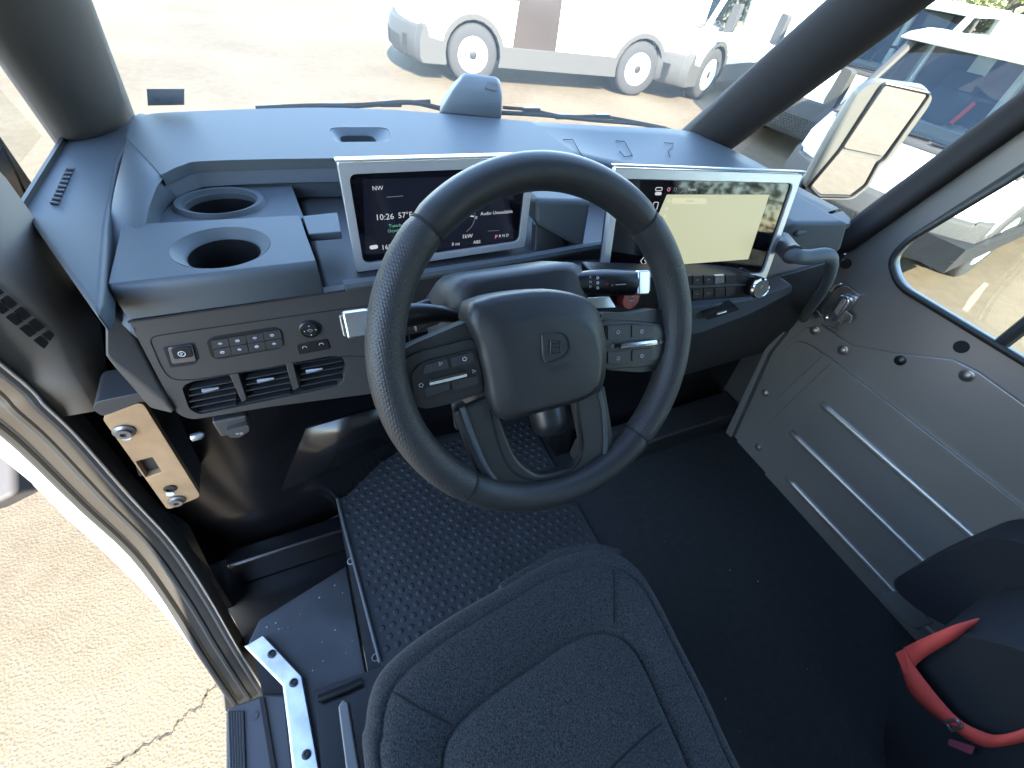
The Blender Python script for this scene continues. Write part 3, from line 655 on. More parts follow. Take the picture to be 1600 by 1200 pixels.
iTL = at(527, 255, Y=.60); iBL = at(558, 426, Y=.585); iBR = at(820, 386, Y=.585)
iTR = V(iBR.x+.004, .60, iTL.z-.002)
ins, iuv, inn = screen('instrument_screen', 'silver framed instrument screen behind the left half of the steering wheel', iTL, iTR, iBL, iBR, .0115, .012, .03)
u_ = (iTR-iTL).normalized(); v_ = (iTL-iBL).normalized(); PI_ = iTL; h0 = -.0038
def ip(x, y): return on(x, y, iTL-inn*.0036, inn)
text('heading_text', 'NW', ip(590, 294), u_, v_, .008, WHT_E, ins)
text('clock_text', '10:26', ip(601, 339), u_, v_, .0118, WHT_E, ins)
text('temperature_text', '57°F', ip(633, 336), u_, v_, .0112, WHT_E, ins)
text('date_text', 'Tuesday,', ip(620, 352), u_, v_, .0066, GRN_E, ins)
text('date_text', 'October', ip(618, 360), u_, v_, .0066, GRN_E, ins)
text('range_text', '168', ip(604, 386), u_, v_, .0105, WHT_E, ins)
MB().prism(rnd([ip(577, 384), ip(590, 382), ip(591, 388), ip(578, 390)], .003, 3), inn*.0004).build('charge_symbol', WHT_E, ins)
text('audio_text', 'Audio Unavailable', ip(776, 332), u_, v_, .0075, WHT_E, ins)
text('power_text', '1kW', ip(730, 369), u_, v_, .009, WHT_E, ins)
text('trip_text', '0 mi', ip(712, 381), u_, v_, .0075, WHT_E, ins)
text('gear_text', 'P', ip(775, 370), u_, v_, .009, PINK_E, ins)
text('gear_text', 'R N D', ip(787, 368), u_, v_, .0066, WHT_E, ins)
text('lamp_text', 'ABS', ip(745, 378), u_, v_, .0075, WHT_E, ins)
text('gauge_text', '0', ip(744, 340), u_, v_, .007, WHT_E, ins)
MB().tube([ip(726, 336), ip(740, 338)], .0011, n=5).build('gauge_needle', WHT_E, ins)
GREY_E = emit('grey glyph', (.45, .5, .6), .03)
MB().tube(smooth_path([ip(741, 321), ip(742, 338), ip(738, 352), ip(729, 362)], 4), .0005, n=4).build('gauge_arc', GREY_E, ins)
MB().tube([ip(604, 308), ip(630, 306)], .0005, n=4).build('divider_line', GREY_E, ins)
MB().tube([ip(762, 361), ip(780, 360)], .0004, n=4).build('divider_line', GREY_E, ins)
MB().prism([ip(566, 280), ip(790, 274), ip(805, 384), ip(572, 398)], inn*.0001).build('display_area', mat('display dark', (.004, .004, .008), .08, emis=(.012, .015, .026), estr=.04), ins)

sc_ = .885
tTL = at(962, 262, Y=.60)*sc_; tTR = at(1255, 272, Y=.534)*sc_; tBR = at(1197, 437, Y=.483)*sc_
tBL = tTL + (tBR-tTR)*1.0
tch, tuv, tn = screen('touch_screen', 'large silver framed touch screen showing a pale yellow panel', tTL, tTR, tBL, tBR, .0125, .012, .025)
tu, tv = (tTR-tTL).normalized(), (tTL-tBL).normalized()
def tp_(x, y, h=.0): return on(x, y, tTL-tn*(.0039-h), tn)
YEL = emit('display yellow', (.58, .60, .40), .080)
MB().prism([tp_(1042, 304), tp_(1202, 304), tp_(1169, 405), tp_(1014, 417), tp_(1018, 360)], tn*.0002).build('content_panel', YEL, tch)
PALE = emit('display pale', (.75, .77, .5), .078)
MB().prism(rnd([tp_(1050, 309, .0004), tp_(1104, 310, .0004), tp_(1103, 319, .0004), tp_(1049, 318, .0004)], .002, 2), tn*.0002).build('search_box', PALE, tch)
text('search_text', 'Search', tp_(1078, 314, .0007), tu, tv, .005, emit('dim glyph', (.4, .42, .25), .05), tch)
for x, y in ((1042, 314), (1039, 326), (1036, 338)):
    MB().lathe([(.0025, 0), (.0025, .0002), (0, .0002)], tp_(x+3, y, .0004), tn, 10).build('side_symbol', PALE, tch)
MB().tube(rnd([tp_(1025, 293), tp_(1035, 293), tp_(1034, 298), tp_(1024, 298)], .002, 3), .0006, n=5, closed=True).build('menu_symbol', WHT_E, tch)
MB().prism(rnd([tp_(1024, 300), tp_(1034, 300), tp_(1033, 305), tp_(1023, 305)], .002, 3), tn*.0003).build('menu_symbol', WHT_E, tch)
MB().tube(rnd([tp_(1022, 316), tp_(1029, 316), tp_(1026, 328), tp_(1019, 328)], .0015, 3), .0006, n=5, closed=True).build('phone_symbol', WHT_E, tch)
MB().tube([tp_(1006, 402), tp_(1001, 408), tp_(1004, 413), tp_(1010, 411), tp_(1007, 406)], .0007, n=5).build('app_symbol', WHT_E, tch)
for x, m_ in ((1045, PINK_E), (1055, GREY_E), (1067, GREY_E)):
    MB().tube(ellipse(tp_(x, 296), tu*.0024, tv*.0026, 6), .0005, n=4, closed=True).build('status_symbol', m_, tch)
text('driver_text', 'Driver', tp_(1081, 296), tu, tv, .0058, WHT_E, tch)

# ---- climate strip under the touch screen
cl = thing('climate_panel', 'black climate control strip with a chrome ringed rotary knob below the touch screen', 'controls', at(1120, 470, Y=.44))
CY = .425
def c_(pts, y=CY): return ats(pts, Y=y)
MB().prism(rnd(c_([(930, 432), (1075, 434), (1160, 430), (1190, 436), (1188, 462), (1060, 472), (930, 478)]), .005), (0, .04, 0)).build('strip', BLK, cl, bevel=.003)
for r_ in range(2):
    for c in range(5):
        x0, y0 = 1066+17*c, 432+22*r_-(1.0*c if r_ else .5*c)
        q = c_([(x0, y0), (x0+15, y0-1), (x0+15, y0+11), (x0, y0+13)], CY-.002)
        MB().prism(rnd(q, .0012, 2), (0, .004, 0)).build('climate_key', PLD if (c != 3 or r_) else SILVER, cl, bevel=.0006)
        cc = at(x0+7, y0+6, Y=CY-.0026); 
        if c < 3: MB().tube([cc+V(-.002, 0, -.001), cc+V(0, 0, .0012), cc+V(.002, 0, -.0005)], .0005, n=4).build('key_symbol', GLYPH, cl)
MB().sweep([at(1062, 449, Y=CY-.002), at(1165, 445, Y=CY-.002)], .0022, .003, (0, 1, 0)).build('strip_line', BOLT, cl)
kc = at(1184, 449, Y=CY-.012); kn = (V(-.25, -.9, .35)).normalized()
MB().lathe([(.019, -.02), (.019, 0), (.0185, .006), (.016, .009)], kc, kn, 28).build('knob', BLK, cl)
MB().lathe([(.0192, .0045), (.0186, .0075), (.016, .0105), (.0145, .0085), (.0145, .007), (0, .007)], kc, kn, 28).build('knob_ring', CHROME, cl)
MB().tube([kc+kn*.0078+V(-.004, 0, -.006), kc+kn*.0078+V(.001, 0, .006), kc+kn*.0078+V(.004, 0, -.003)], .0008, n=5).build('knob_symbol', GLYPH, cl)
hz = MB(); hc = at(984, 466, Y=.412); hz.lathe([(.017, -.01), (.017, .002), (.0155, .004), (0, .004)], hc, (0, -.95, .3), 24)
hb_ = thing('hazard_button', 'round dark red hazard warning button right of the steering column', 'button', hc)
hz.build('button', mat('hazard red', (.22, .02, .025), .35), hb_)
hn = V(0, -.95, .3).normalized(); hu = V(1, 0, 0); hv = hn.cross(hu)
if hv.z < 0: hv = -hv
MB().tube([hc+hn*.0045+hu*(.005*math.sin(a))+hv*(.005*math.cos(a)) for a in (0, 2.09, 4.19)], .0006, n=4, closed=True).build('triangle_symbol', GLYPH, hb_)
# ================================================================ steering wheel
WC = V(.21, .284, -.302); WT = math.radians(32.7)
wu = V(1, 0, 0); wv = V(0, math.sin(WT), math.cos(WT)); wn = V(0, -math.cos(WT), math.sin(WT))
def wp(x, y, h=0): return WC+wu*x+wv*y+wn*h
def wpx(px, py, h=0): return on(px, py, WC+wn*h, wn)
def wpxs(pts, h=0): return [wpx(x, y, h) for x, y in pts]
sw_ = thing('steering_wheel', 'black leather steering wheel with padded hub and silver switch bars', 'steering wheel', WC)
def ang(px, py): p = wpx(px, py)-WC; return math.atan2(p.dot(wv), p.dot(wu))
RM, RT = .1722, .0178
def perf_mat():
    m = mat('perforated leather', (.027, .027, .028), .48); n = m.node_tree.nodes; L = m.node_tree.links; b = n['Principled BSDF']
    tc = n.new('ShaderNodeTexCoord'); t = n.new('ShaderNodeTexVoronoi'); t.inputs['Scale'].default_value = 420; t.inputs['Randomness'].default_value = .1
    L.new(tc.outputs['Object'], t.inputs['Vector']); k = n.new('ShaderNodeBump'); k.inputs['Strength'].default_value = .5; k.inputs['Distance'].default_value = .0012
    L.new(t.outputs['Distance'], k.inputs['Height']); L.new(k.outputs[0], b.inputs['Normal']); return m
PERF = perf_mat()
def arc(name, a0, a1, m):
    n = max(8, int(abs(a1-a0)/math.radians(3)))
    pts = [wp(RM*math.cos(a0+(a1-a0)*k/n), RM*math.sin(a0+(a1-a0)*k/n)) for k in range(n+1)]
    r = [RT]*(n+1); r[0] = r[-1] = RT*.93
    MB().tube(pts, r, n=20, flat=(1.0, 1.08), up=wn).build(name, m, sw_, sharp=80)
aL, aR, bL, bR = ang(672, 362), ang(1000, 352), ang(726, 768), ang(1004, 690)
g_ = .006
tau = 2*math.pi
arc('rim_top', aR+g_, aL-g_, LEATHER)
arc('rim_grip', aL+g_, (bL % tau)-g_, PERF)
arc('rim_bottom', (bL % tau)+g_, (bR % tau)-g_, LEATHER)
arc('rim_grip', (bR % tau)+g_, aR+tau-g_, PERF)
for a in (aL, aR, bL, bR):
    MB().tube([wp(RM*math.cos(a+d), RM*math.sin(a+d)) for d in (-g_*1.4, g_*1.4)], RT*.955, n=20, flat=(1, 1.08), up=wn).build('seam', MATTE, sw_)
# airbag cover: outline at the rim plane, raised crowned face
HB = .002
out = [(735, 472), (762, 462), (800, 455), (850, 451), (893, 457), (918, 468), (932, 486), (941, 512), (945, 548), (942, 588), (934, 606), (912, 622), (870, 636), (815, 650), (786, 656), (772, 648), (762, 626), (756, 592), (748, 560), (742, 532), (728, 498)]
o0 = smooth_path(wpxs(out + out[:1], HB), 2)[:-1]
c0 = sum(o0, V(0, 0, 0))/len(o0)
def ins_(s, h, sh=V(0, 0, 0)): return [c0+(p-c0)*s+wn*h+sh for p in o0]
hub = MB().loft([ins_(.985, -.03), ins_(1.0, -.004), ins_(.985, .005), ins_(.955, .009, wv*-.0005), ins_(.90, .0118, wv*-.002+wu*.001), ins_(.80, .0165, wv*-.005+wu*.003), ins_(.735, .0195, wv*-.0075+wu*.005), ins_(.70, .0205, wv*-.008+wu*.0055), ins_(.66, .0208, wv*-.008+wu*.0055), ins_(.3, .0212, wv*-.008+wu*.0055)])
hub.build('airbag_cover', LEATHER, sw_, sharp=70)
# emblem: shield outline with squared spiral, pressed into the cover
fh = .0238
def ep(x, y): return wpx(x, y, fh)
sh = [(847, 524), (862, 519), (880, 521), (889, 532), (890, 545), (882, 556), (868, 563), (850, 565)]
EMB = mat('embossed leather', (.016, .016, .017), .5)
MB().tube(smooth_path([ep(*p) for p in sh+sh[:1]], 3)[:-1], .0011, n=6, closed=True).build('emblem', EMB, sw_)
for q in ([(860, 532), (860, 553), (876, 551), (876, 533)], ):
    MB().tube([ep(*p) for p in q], .0011, n=6, closed=True).build('emblem', EMB, sw_)
for y in (538, 544): MB().tube([ep(862, y), ep(874, y)], .0009, n=5).build('emblem', EMB, sw_)
text('airbag_text', 'AIRBAG', ep(873, 577), wu, wv, .0078, EMB, sw_, lift=.001)
# spokes with switch pods
def spoke(out, hb, ht, m, name): 
    return MB().prism(rnd(wpxs(out, ht), .008, 4), -wn*(ht-hb)).build(name, m, sw_, bevel=.004, seg=3)
lo = [(604, 566), (640, 540), (735, 500), (752, 560), (760, 612), (700, 632), (662, 640), (630, 626), (616, 600)]
spoke(lo, -.024, -.004, LEATHER, 'spoke')
ro = [(938, 488), (985, 490), (1030, 482), (1058, 500), (1060, 560), (1044, 576), (1000, 582), (945, 578)]
spoke(ro, -.024, -.004, LEATHER, 'spoke')
def podl(q, h, m, nm, par, r=.006, bev=.0015, th=.012): return MB().prism(rnd(wpxs(q, h), r, 4), -wn*th).build(nm, m, par, bevel=bev)
ul = spoke([(625, 568), (648, 552), (742, 528), (750, 556), (758, 610), (672, 634), (640, 630), (627, 604)], -.01, .0, LEATHER, 'pod_surround')
pl_ = podl([(643, 582), (660, 566), (742, 545), (752, 580), (752, 606), (690, 622), (660, 628), (646, 612)], .0025, BLK, 'switch_pod', sw_)
q1 = [[(664, 570), (698, 561), (702, 575), (660, 586)], [(704, 559), (738, 550), (742, 565), (706, 574)], [(664, 606), (702, 597), (704, 610), (664, 622)], [(706, 596), (746, 587), (748, 600), (708, 610)]]
for q in q1: podl(q, .004, PLD, 'switch_key', pl_, r=.002, bev=.0006, th=.003)
MB().tube([wpx(670, 598, .007), wpx(700, 591, .007), wpx(728, 584, .007)], [.0036, .004, .0036], n=8).build('switch_bar', CHROME, pl_)
ur = spoke([(940, 500), (1000, 502), (1036, 506), (1054, 520), (1052, 552), (1036, 568), (1000, 574), (944, 578)], -.01, .0, LEATHER, 'pod_surround')
pr_ = podl([(946, 508), (1004, 506), (1030, 510), (1042, 528), (1038, 552), (1026, 562), (990, 568), (946, 570)], .0025, BLK, 'switch_pod', sw_)
q2 = [[(950, 510), (984, 509), (984, 529), (950, 531)], [(988, 508), (1020, 509), (1022, 526), (988, 528)], [(950, 550), (984, 547), (984, 565), (950, 568)], [(988, 547), (1022, 543), (1020, 560), (988, 565)]]
for q in q2: podl(q, .004, PLD, 'switch_key', pr_, r=.002, bev=.0006, th=.003)
MB().tube([wpx(968, 541, .007), wpx(996, 538.5, .007), wpx(1024, 535, .007)], [.0036, .004, .0036], n=8).build('switch_bar', CHROME, pr_)
for x, y, pr2 in ((688, 568, pl_), (726, 561, pl_), (658, 602, pl_), (740, 580, pl_), (966, 519, pr_), (1003, 518, pr_), (957, 541, pr_), (1033, 534, pr_), (966, 560, pr_), (1003, 556, pr_)):
    c = wpx(x, y, .0048); k = 3+(int(x) % 4)
    MB().tube(ellipse(c, wu*.0022, wv*.002, k), .00045, n=4, closed=True).build('key_symbol', GLYPH, pr2)
# the lower U shaped spoke
UH = -.006
ucl = [(738, 628), (756, 682), (776, 726), (800, 752), (832, 766), (872, 760), (902, 748), (924, 722), (930, 690), (922, 640), (916, 610)]
uc = smooth_path(wpxs(ucl, UH), 4)
wd = [.026]*len(uc)
MB().sweep(uc, .044, .014, wn).build('lower_spoke', LEATHER, sw_, bevel=.004, seg=3)
uo = [(722, 636), (744, 696), (764, 738), (796, 770), (830, 780), (884, 770), (922, 750), (944, 716), (944, 650), (936, 610)]
MB().tube(smooth_path(wpxs(uo, UH+.007), 4), .003, n=8).build('spoke_edge', PL, sw_)
MB().tube(smooth_path(wpxs([(764, 640), (776, 684), (794, 728), (826, 748), (866, 744), (896, 730), (906, 700), (902, 626)], UH+.006), 4), .002, n=8).build('spoke_groove', MATTE, sw_)
MB().sweep(wpxs([(716, 630), (738, 690), (757, 736)], UH-.012), .014, .02, wn).build('spoke_side', PANEL, sw_, bevel=.003)

# ================================================================ steering column, stalks
sc = thing('steering_column', 'dark steering column shroud behind the wheel hub', 'steering column', WC-wn*.2)
def sec(h, x0, x1, y0, y1, r): 
    return rnd([wp(x0, y0, h), wp(x1, y0, h), wp(x1, y1, h), wp(x0, y1, h)], r, 4)
MB().loft([sec(-.045, -.07, .07, -.075, .075, .03), sec(-.055, -.085, .085, -.085, .083, .03), sec(-.12, -.09, .09, -.085, .086, .03), sec(-.26, -.075, .075, -.06, .06, .03)]).build('shroud', PLD, sc, sharp=55)
MB().lathe([(.05, -.01), (.05, -.05), (.06, -.06)], wp(0, 0, .0), wn, 24).build('hub_boss', BLK, sc)
q = [wpx(732, 458, -.06), wpx(800, 440, -.06), wpx(838, 440, -.06), wpx(850, 452, -.06), wpx(742, 470, -.06)]
MB().prism(rnd(q, .008, 3), -wn*.06).build('shroud_ridge', PL, sc, bevel=.004)
MB().prism([wpx(744, 462, -.057), wpx(800, 446, -.057), wpx(832, 446, -.057), wpx(826, 454, -.057), wpx(752, 468, -.057)], -wn*.004).build('sensor_window', BLK, sc)
MB().lathe([(.05, -.05), (.046, .0), (.04, .02), (.028, .03), (.0, .033)], at(860, 660, Y=.52), (0, -.6, -.5), 24).build('column_boot', BLK, sc)
def stalk(name, label, pts, tip, hh, wds, txt):
    P = wpxs(pts, hh); t = thing(name, label, 'lever', P[0])
    MB().tube(smooth_path(P, 4), [wds[0]+(wds[1]-wds[0])*min(1, k/10) for k in range(len(smooth_path(P, 4)))], n=14, flat=(1, .75), up=wn).build('lever', BLK, t, sharp=70)
    a, b = wpxs(tip, hh)
    d = (b-a); u2 = d.normalized(); 
    MB().sweep([a, b], wds[1]*1.9, wds[1]*1.5, wn).build('tip', SILVER, t, bevel=.0025, seg=2)
    MB().sweep([b+u2*.0002, b+u2*.003], wds[1]*1.5, wds[1]*1.2, wn).build('tip_cap', SILVER, t, bevel=.002)
    return t
t = stalk('turn_signal_lever', 'black lever with faceted chrome tip left of the steering wheel', [(715, 494), (680, 490), (640, 492), (575, 503)], [(578, 502), (538, 508)], -.05, (.007, .0135), None)
t = stalk('gear_selector_lever', 'black gear lever with chrome tip and printed letters right of the steering wheel', [(862, 462), (885, 446), (920, 441), (990, 442)], [(988, 442), (1006, 441)], -.055, (.007, .016), None)
su = (wpx(990, 441, -.04)-wpx(920, 442, -.04)).normalized()
for i, ch_ in enumerate('RND'):
    text('gear_letter', ch_, wpx(922, 433+i*7.5, -.0405), su, wn.cross(su), .0042, GLYPH, t)
for i in range(3):
    MB().tube(ellipse(wpx(934, 434+i*8, -.0405), su*.0016, wn.cross(su)*.0014, 5), .0006, n=4, closed=True).build('wiper_symbol', GLYPH, t)
text('park_letter', 'P', wpx(948, 445, -.0405), su, wn.cross(su), .006, mat('park red', (.7, .03, .06), .5), t)
text('park_mark', '<', wpx(956, 446, -.0405), su, wn.cross(su), .005, GLYPH, t)
MB().tube([wpx(962, 445, -.0403), wpx(978, 444, -.0403)], .0004, n=4).build('print_line', GLYPH, t)
q = [wpx(918, 466, -.075), wpx(952, 464, -.075), wpx(962, 480, -.075), wpx(920, 482, -.075)]
MB().prism(q, -wn*.01).build('column_tab', SILVER, sc)
q = [wpx(640, 478, -.075), wpx(672, 466, -.075), wpx(690, 505, -.075), wpx(650, 520, -.075)]
MB().prism(q, -wn*.01).build('column_tab', PANEL, sc, bevel=.003)
# pedals
pdl = thing('brake_pedal', 'black brake pedal half hidden behind the steering wheel', 'pedal', at(742, 668, Y=.60))
MB().prism(rnd(ats([(708, 640), (742, 630), (748, 668), (712, 672)], Y=.60), .006), (0, .012, -.004)).build('pad', RUBBER, pdl, bevel=.003)
MB().tube([at(726, 650, Y=.61), at(736, 622, Y=.70)], .008, n=8).build('arm', BLK, pdl)
pdl = thing('accelerator_pedal', 'wide grey accelerator pedal seen through the lower wheel spoke', 'pedal', at(846, 722, Y=.60))
MB().prism(rnd(ats([(798, 706), (836, 696), (884, 706), (884, 722), (806, 744), (800, 740)], Y=.62), .006), (0, .012, -.004)).build('pad', mat('pedal rubber', (.06, .065, .075), .6, bump=.4, bscale=250), pdl, bevel=.003)
MB().tube([at(850, 710, Y=.63), at(850, 680, Y=.72)], .009, n=8).build('arm', BLK, pdl)
ob = thing('footwell_brace', 'thin pale metal brace crossing the footwell behind the wheel', 'brace', at(930, 690, Y=.56))
MB().sweep([at(896, 704, Y=.56), at(985, 662, Y=.56), at(1040, 640, Y=.56)], .012, .006, (0, 0, 1)).build('bar', mat('brace metal', (.2, .22, .25), .4, metal=.5), ob)
MB().tube([at(890, 706, Y=.57), at(890, 680, Y=.63)], .006, n=8).build('bracket', BLK, ob)
# ================================================================ floor mat
MZ = FZ+.006
mt = thing('floor_mat', 'black rubber floor mat with raised round studs', 'floor mat', (.2, .4, FZ))
mo = [at(517, 737, Z=MZ), at(889, 640, Z=MZ), at(889, 860, Z=MZ), at(886, 1010, Z=MZ), at(620, 1085, Z=MZ), at(594, 1035, Z=MZ), at(560, 905, Z=MZ), at(536, 815, Z=MZ)]
yfar = mo[0].y
mo = [V(mo[0].x, yfar, MZ), V(.50, yfar+.02, MZ), V(.50, .05, MZ), V(-.02, .05, MZ), mo[4]*1.0, mo[5], mo[6], mo[7]]
mo = [p for i, p in enumerate(mo) if i != 4]
MB().prism(mo, (0, 0, -.006)).build('sheet', RUBBER, mt, bevel=.002)
MB().tube([mo[0]+V(0, 0, .002)]+[mo[-1]+V(0, 0, .002), mo[-2]+V(0, 0, .002), mo[-3]+V(0, 0, .002)], .004, n=8).build('edge_bead', mat('worn rubber edge', (.07, .072, .078), .5), mt)
sd = MB(); sp0 = .0225
prof = [(.0066, 0), (.0060, .0011), (.0042, .0015), (0, .0016)]
def inside(x, y):
    # left mat edge
    L2 = [mo[0], mo[-1], mo[-2], mo[-3]]
    for a, b in zip(L2, L2[1:]):
        if b.y <= y <= a.y:
            t = (y-b.y)/(a.y-b.y+1e-9); xl = b.x+(a.x-b.x)*t; return x > xl+.014
    return x > -.02
r_ = 0
y = yfar-.015
while y > .06:
    x = -.11+(sp0/2 if r_ % 2 else 0)
    while x < .49:
        if inside(x, y): sd.lathe(prof, (x, y, MZ), (0, 0, 1), 10)
        x += sp0
    y -= sp0*.9; r_ += 1
o = sd.build('studs', RUBBER, mt, sharp=60); o['kind'] = 'stuff'
for p in ((548, 877), (587, 1027)):
    c = at(*p, Z=FZ+.004); MB().tube(ellipse(c, V(.007, 0, 0), V(0, .006, .002), 16), .0011, n=6, closed=True).build('eyelet', SILVER, mt)

# ================================================================ driver seat
FAB = None
def fabric():
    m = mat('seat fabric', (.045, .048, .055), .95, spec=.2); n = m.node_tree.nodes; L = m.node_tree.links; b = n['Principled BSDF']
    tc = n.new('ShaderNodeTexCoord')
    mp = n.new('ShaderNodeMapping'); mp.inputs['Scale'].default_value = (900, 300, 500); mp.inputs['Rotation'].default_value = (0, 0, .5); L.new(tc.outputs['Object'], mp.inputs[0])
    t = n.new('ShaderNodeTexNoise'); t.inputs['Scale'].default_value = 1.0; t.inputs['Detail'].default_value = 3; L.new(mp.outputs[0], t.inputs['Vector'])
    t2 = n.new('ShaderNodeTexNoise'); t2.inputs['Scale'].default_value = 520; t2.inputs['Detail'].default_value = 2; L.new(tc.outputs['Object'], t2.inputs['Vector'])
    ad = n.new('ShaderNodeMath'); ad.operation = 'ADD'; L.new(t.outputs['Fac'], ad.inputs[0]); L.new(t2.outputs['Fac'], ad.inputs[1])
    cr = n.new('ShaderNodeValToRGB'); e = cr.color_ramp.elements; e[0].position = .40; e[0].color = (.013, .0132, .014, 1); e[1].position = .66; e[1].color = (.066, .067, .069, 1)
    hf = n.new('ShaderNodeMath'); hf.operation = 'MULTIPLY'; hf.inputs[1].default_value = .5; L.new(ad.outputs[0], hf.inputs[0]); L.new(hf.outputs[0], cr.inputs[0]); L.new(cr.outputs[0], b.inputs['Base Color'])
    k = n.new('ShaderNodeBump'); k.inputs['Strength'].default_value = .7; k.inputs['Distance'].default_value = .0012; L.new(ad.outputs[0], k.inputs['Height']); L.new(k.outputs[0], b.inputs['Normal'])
    b.inputs['Sheen Weight'].default_value = .15
    return m
FAB = fabric()
SZ = -.72
seat = thing('driver_seat', 'charcoal grey fabric driver seat cushion with stitched centre panel', 'seat', (.16, -.1, FZ))
so = [(566, 1200), (567, 1130), (576, 1078), (596, 1040), (640, 1000), (706, 956), (780, 914), (840, 880), (880, 862), (928, 852), (968, 860), (1000, 885), (1026, 925), (1062, 995), (1108, 1085), (1160, 1195)]
sp3 = ats(so, Z=SZ)
sp3 = [V(sp3[0].x+.0, -.42, SZ), V(sp3[0].x, -.2, SZ)] + sp3 + [V(sp3[-1].x+.0, -.25, SZ), V(sp3[-1].x-.0, -.42, SZ)]
so3 = smooth_path(sp3, 4)
cs = V(.15, -.16, SZ)
def sring(s, z, sy=None):
    return [V(cs.x+(p.x-cs.x)*s, cs.y+(p.y-cs.y)*(sy or s), SZ+z) for p in so3]
prof = [(.93, -.19), (.97, -.12), (.985, -.07), (1.0, -.035), (1.0, -.022), (.996, -.016), (.995, -.018), (.992, -.010), (.98, -.002), (.955, .004), (.925, .006), (.915, .0025), (.905, .006), (.85, .009), (.78, .008), (.72, .004), (.665, .001), (.655, -.0045), (.645, .001), (.60, .008), (.5, .013), (.35, .016), (.15, .017), (.02, .017)]
MB().loft([sring(s, z) for s, z in prof], cap=True).build('cushion', FAB, seat, sharp=180)
def sz(x, y):
    """height of the cushion top above a point"""
    ang_ = max(((p.x-cs.x)*(x-cs.x)+(p.y-cs.y)*(y-cs.y))/((Vector((p.x-cs.x, p.y-cs.y)).length*Vector((x-cs.x, y-cs.y)).length)+1e-9) for p in so3)
    best = max(so3, key=lambda p: ((p.x-cs.x)*(x-cs.x)+(p.y-cs.y)*(y-cs.y))/((Vector((p.x-cs.x, p.y-cs.y)).length)+1e-9)/(Vector((x-cs.x, y-cs.y)).length+1e-9))
    s = Vector((x-cs.x, y-cs.y)).length/(Vector((best.x-cs.x, best.y-cs.y)).length+1e-9)
    pr = sorted(prof[8:], key=lambda q: q[0])
    for a, b in zip(pr, pr[1:]):
        if a[0] <= s <= b[0]: t = (s-a[0])/(b[0]-a[0]+1e-9); return SZ+a[1]+(b[1]-a[1])*t
    return SZ+(.017 if s < .1 else -.01)
SEAM = mat('seam thread', (.006, .006, .007), .9)
def seam(px, nm='seam'):
    P = smooth_path([at(x, y, Z=SZ+.006) for x, y in px], 5)
    P = [V(p.x, p.y, sz(p.x, p.y)+.0004) for p in P]
    MB().tube(P, .0013, n=6).build(nm, SEAM, seat)
seam([(958, 892), (960, 972)]); seam([(612, 1080), (650, 1104), (706, 1132)]); seam([(1046, 1122), (1002, 1152), (950, 1200)])
lip = ats([(780, 912), (868, 858), (930, 848), (972, 858), (968, 868), (928, 860), (874, 872), (790, 926)], Z=SZ-.004)
MB().prism(lip, (0, .003, -.03)).build('front_flap', FAB, seat, bevel=.003)
MB().prism(ats([(528, 1104), (536, 1092), (544, 1096), (566, 1230), (544, 1230)], Z=-.86), (0, 0, -.02)).build('side_lever', mat('lever grey', (.13, .13, .13), .5), seat, bevel=.003)
MB().box((.16, -.12, -.93), (.42, .5, .20)).build('seat_base', MATTE, seat, bevel=.02)
sb = MB(); sb.tube(ats([(498, 1092), (540, 1076), (566, 1064)], Z=FZ+.02), .007, n=8); sb.build('seat_rail', BLK, seat)
sb = MB(); sb.prism(ats([(490, 1078), (600, 1040), (700, 1230), (505, 1230)], Z=FZ+.006), (0, 0, -.01)); sb.build('rail_plate', GLOSSBLK, seat)

# ================================================================ folding passenger seat and belt
js = thing('passenger_seat', 'black folded passenger seat in the shade by the sliding door', 'seat', (1.0, -.3, FZ))
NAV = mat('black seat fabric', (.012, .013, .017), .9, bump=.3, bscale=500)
def px_(pts, X): return [at(x, y, X=X) for x, y in pts]
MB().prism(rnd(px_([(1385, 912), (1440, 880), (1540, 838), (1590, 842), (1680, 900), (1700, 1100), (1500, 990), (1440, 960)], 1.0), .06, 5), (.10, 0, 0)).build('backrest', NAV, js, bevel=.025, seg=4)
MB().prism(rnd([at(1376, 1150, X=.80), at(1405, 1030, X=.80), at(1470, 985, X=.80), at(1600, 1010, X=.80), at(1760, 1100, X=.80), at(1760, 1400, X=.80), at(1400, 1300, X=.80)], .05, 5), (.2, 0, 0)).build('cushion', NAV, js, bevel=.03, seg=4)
MB().prism(px_([(1372, 926), (1412, 924), (1455, 975), (1430, 985), (1395, 960)], 1.095), (.012, 0, 0)).build('bracket', mat('seat bracket', (.12, .13, .13), .5), js, bevel=.003)
bt = thing('seat_belt', 'red seat belt strap looped over the passenger seat', 'seat belt', at(1420, 1050, X=.8))
def ribbon(pa, pb): 
    r = MB(); r.grid([smooth_path(pa, 5), smooth_path([(p+q)*.5+V(-.002, 0, .0) for p, q in zip(pa, pb)], 5), smooth_path(pb, 5)]); return r
bx_ = .775
ribbon([at(1530, 966, X=.83), at(1488, 978, X=.79), at(1440, 998, X=bx_), at(1412, 1012, X=bx_)], [at(1524, 976, X=.83), at(1490, 1000, X=.79), at(1446, 1026, X=bx_), at(1424, 1048, X=bx_)]).build('strap', RED, bt, solid=.002)
ribbon([at(1414, 1014, X=bx_-.004), at(1434, 1048, X=bx_-.004), at(1490, 1116, X=bx_), at(1532, 1142, X=bx_), at(1570, 1147, X=bx_), at(1640, 1124, X=.80)], [at(1403, 1022, X=bx_-.004), at(1424, 1084, X=bx_-.004), at(1480, 1132, X=bx_), at(1530, 1164, X=bx_), at(1575, 1164, X=bx_), at(1640, 1146, X=.80)]).build('strap', RED, bt, solid=.002)
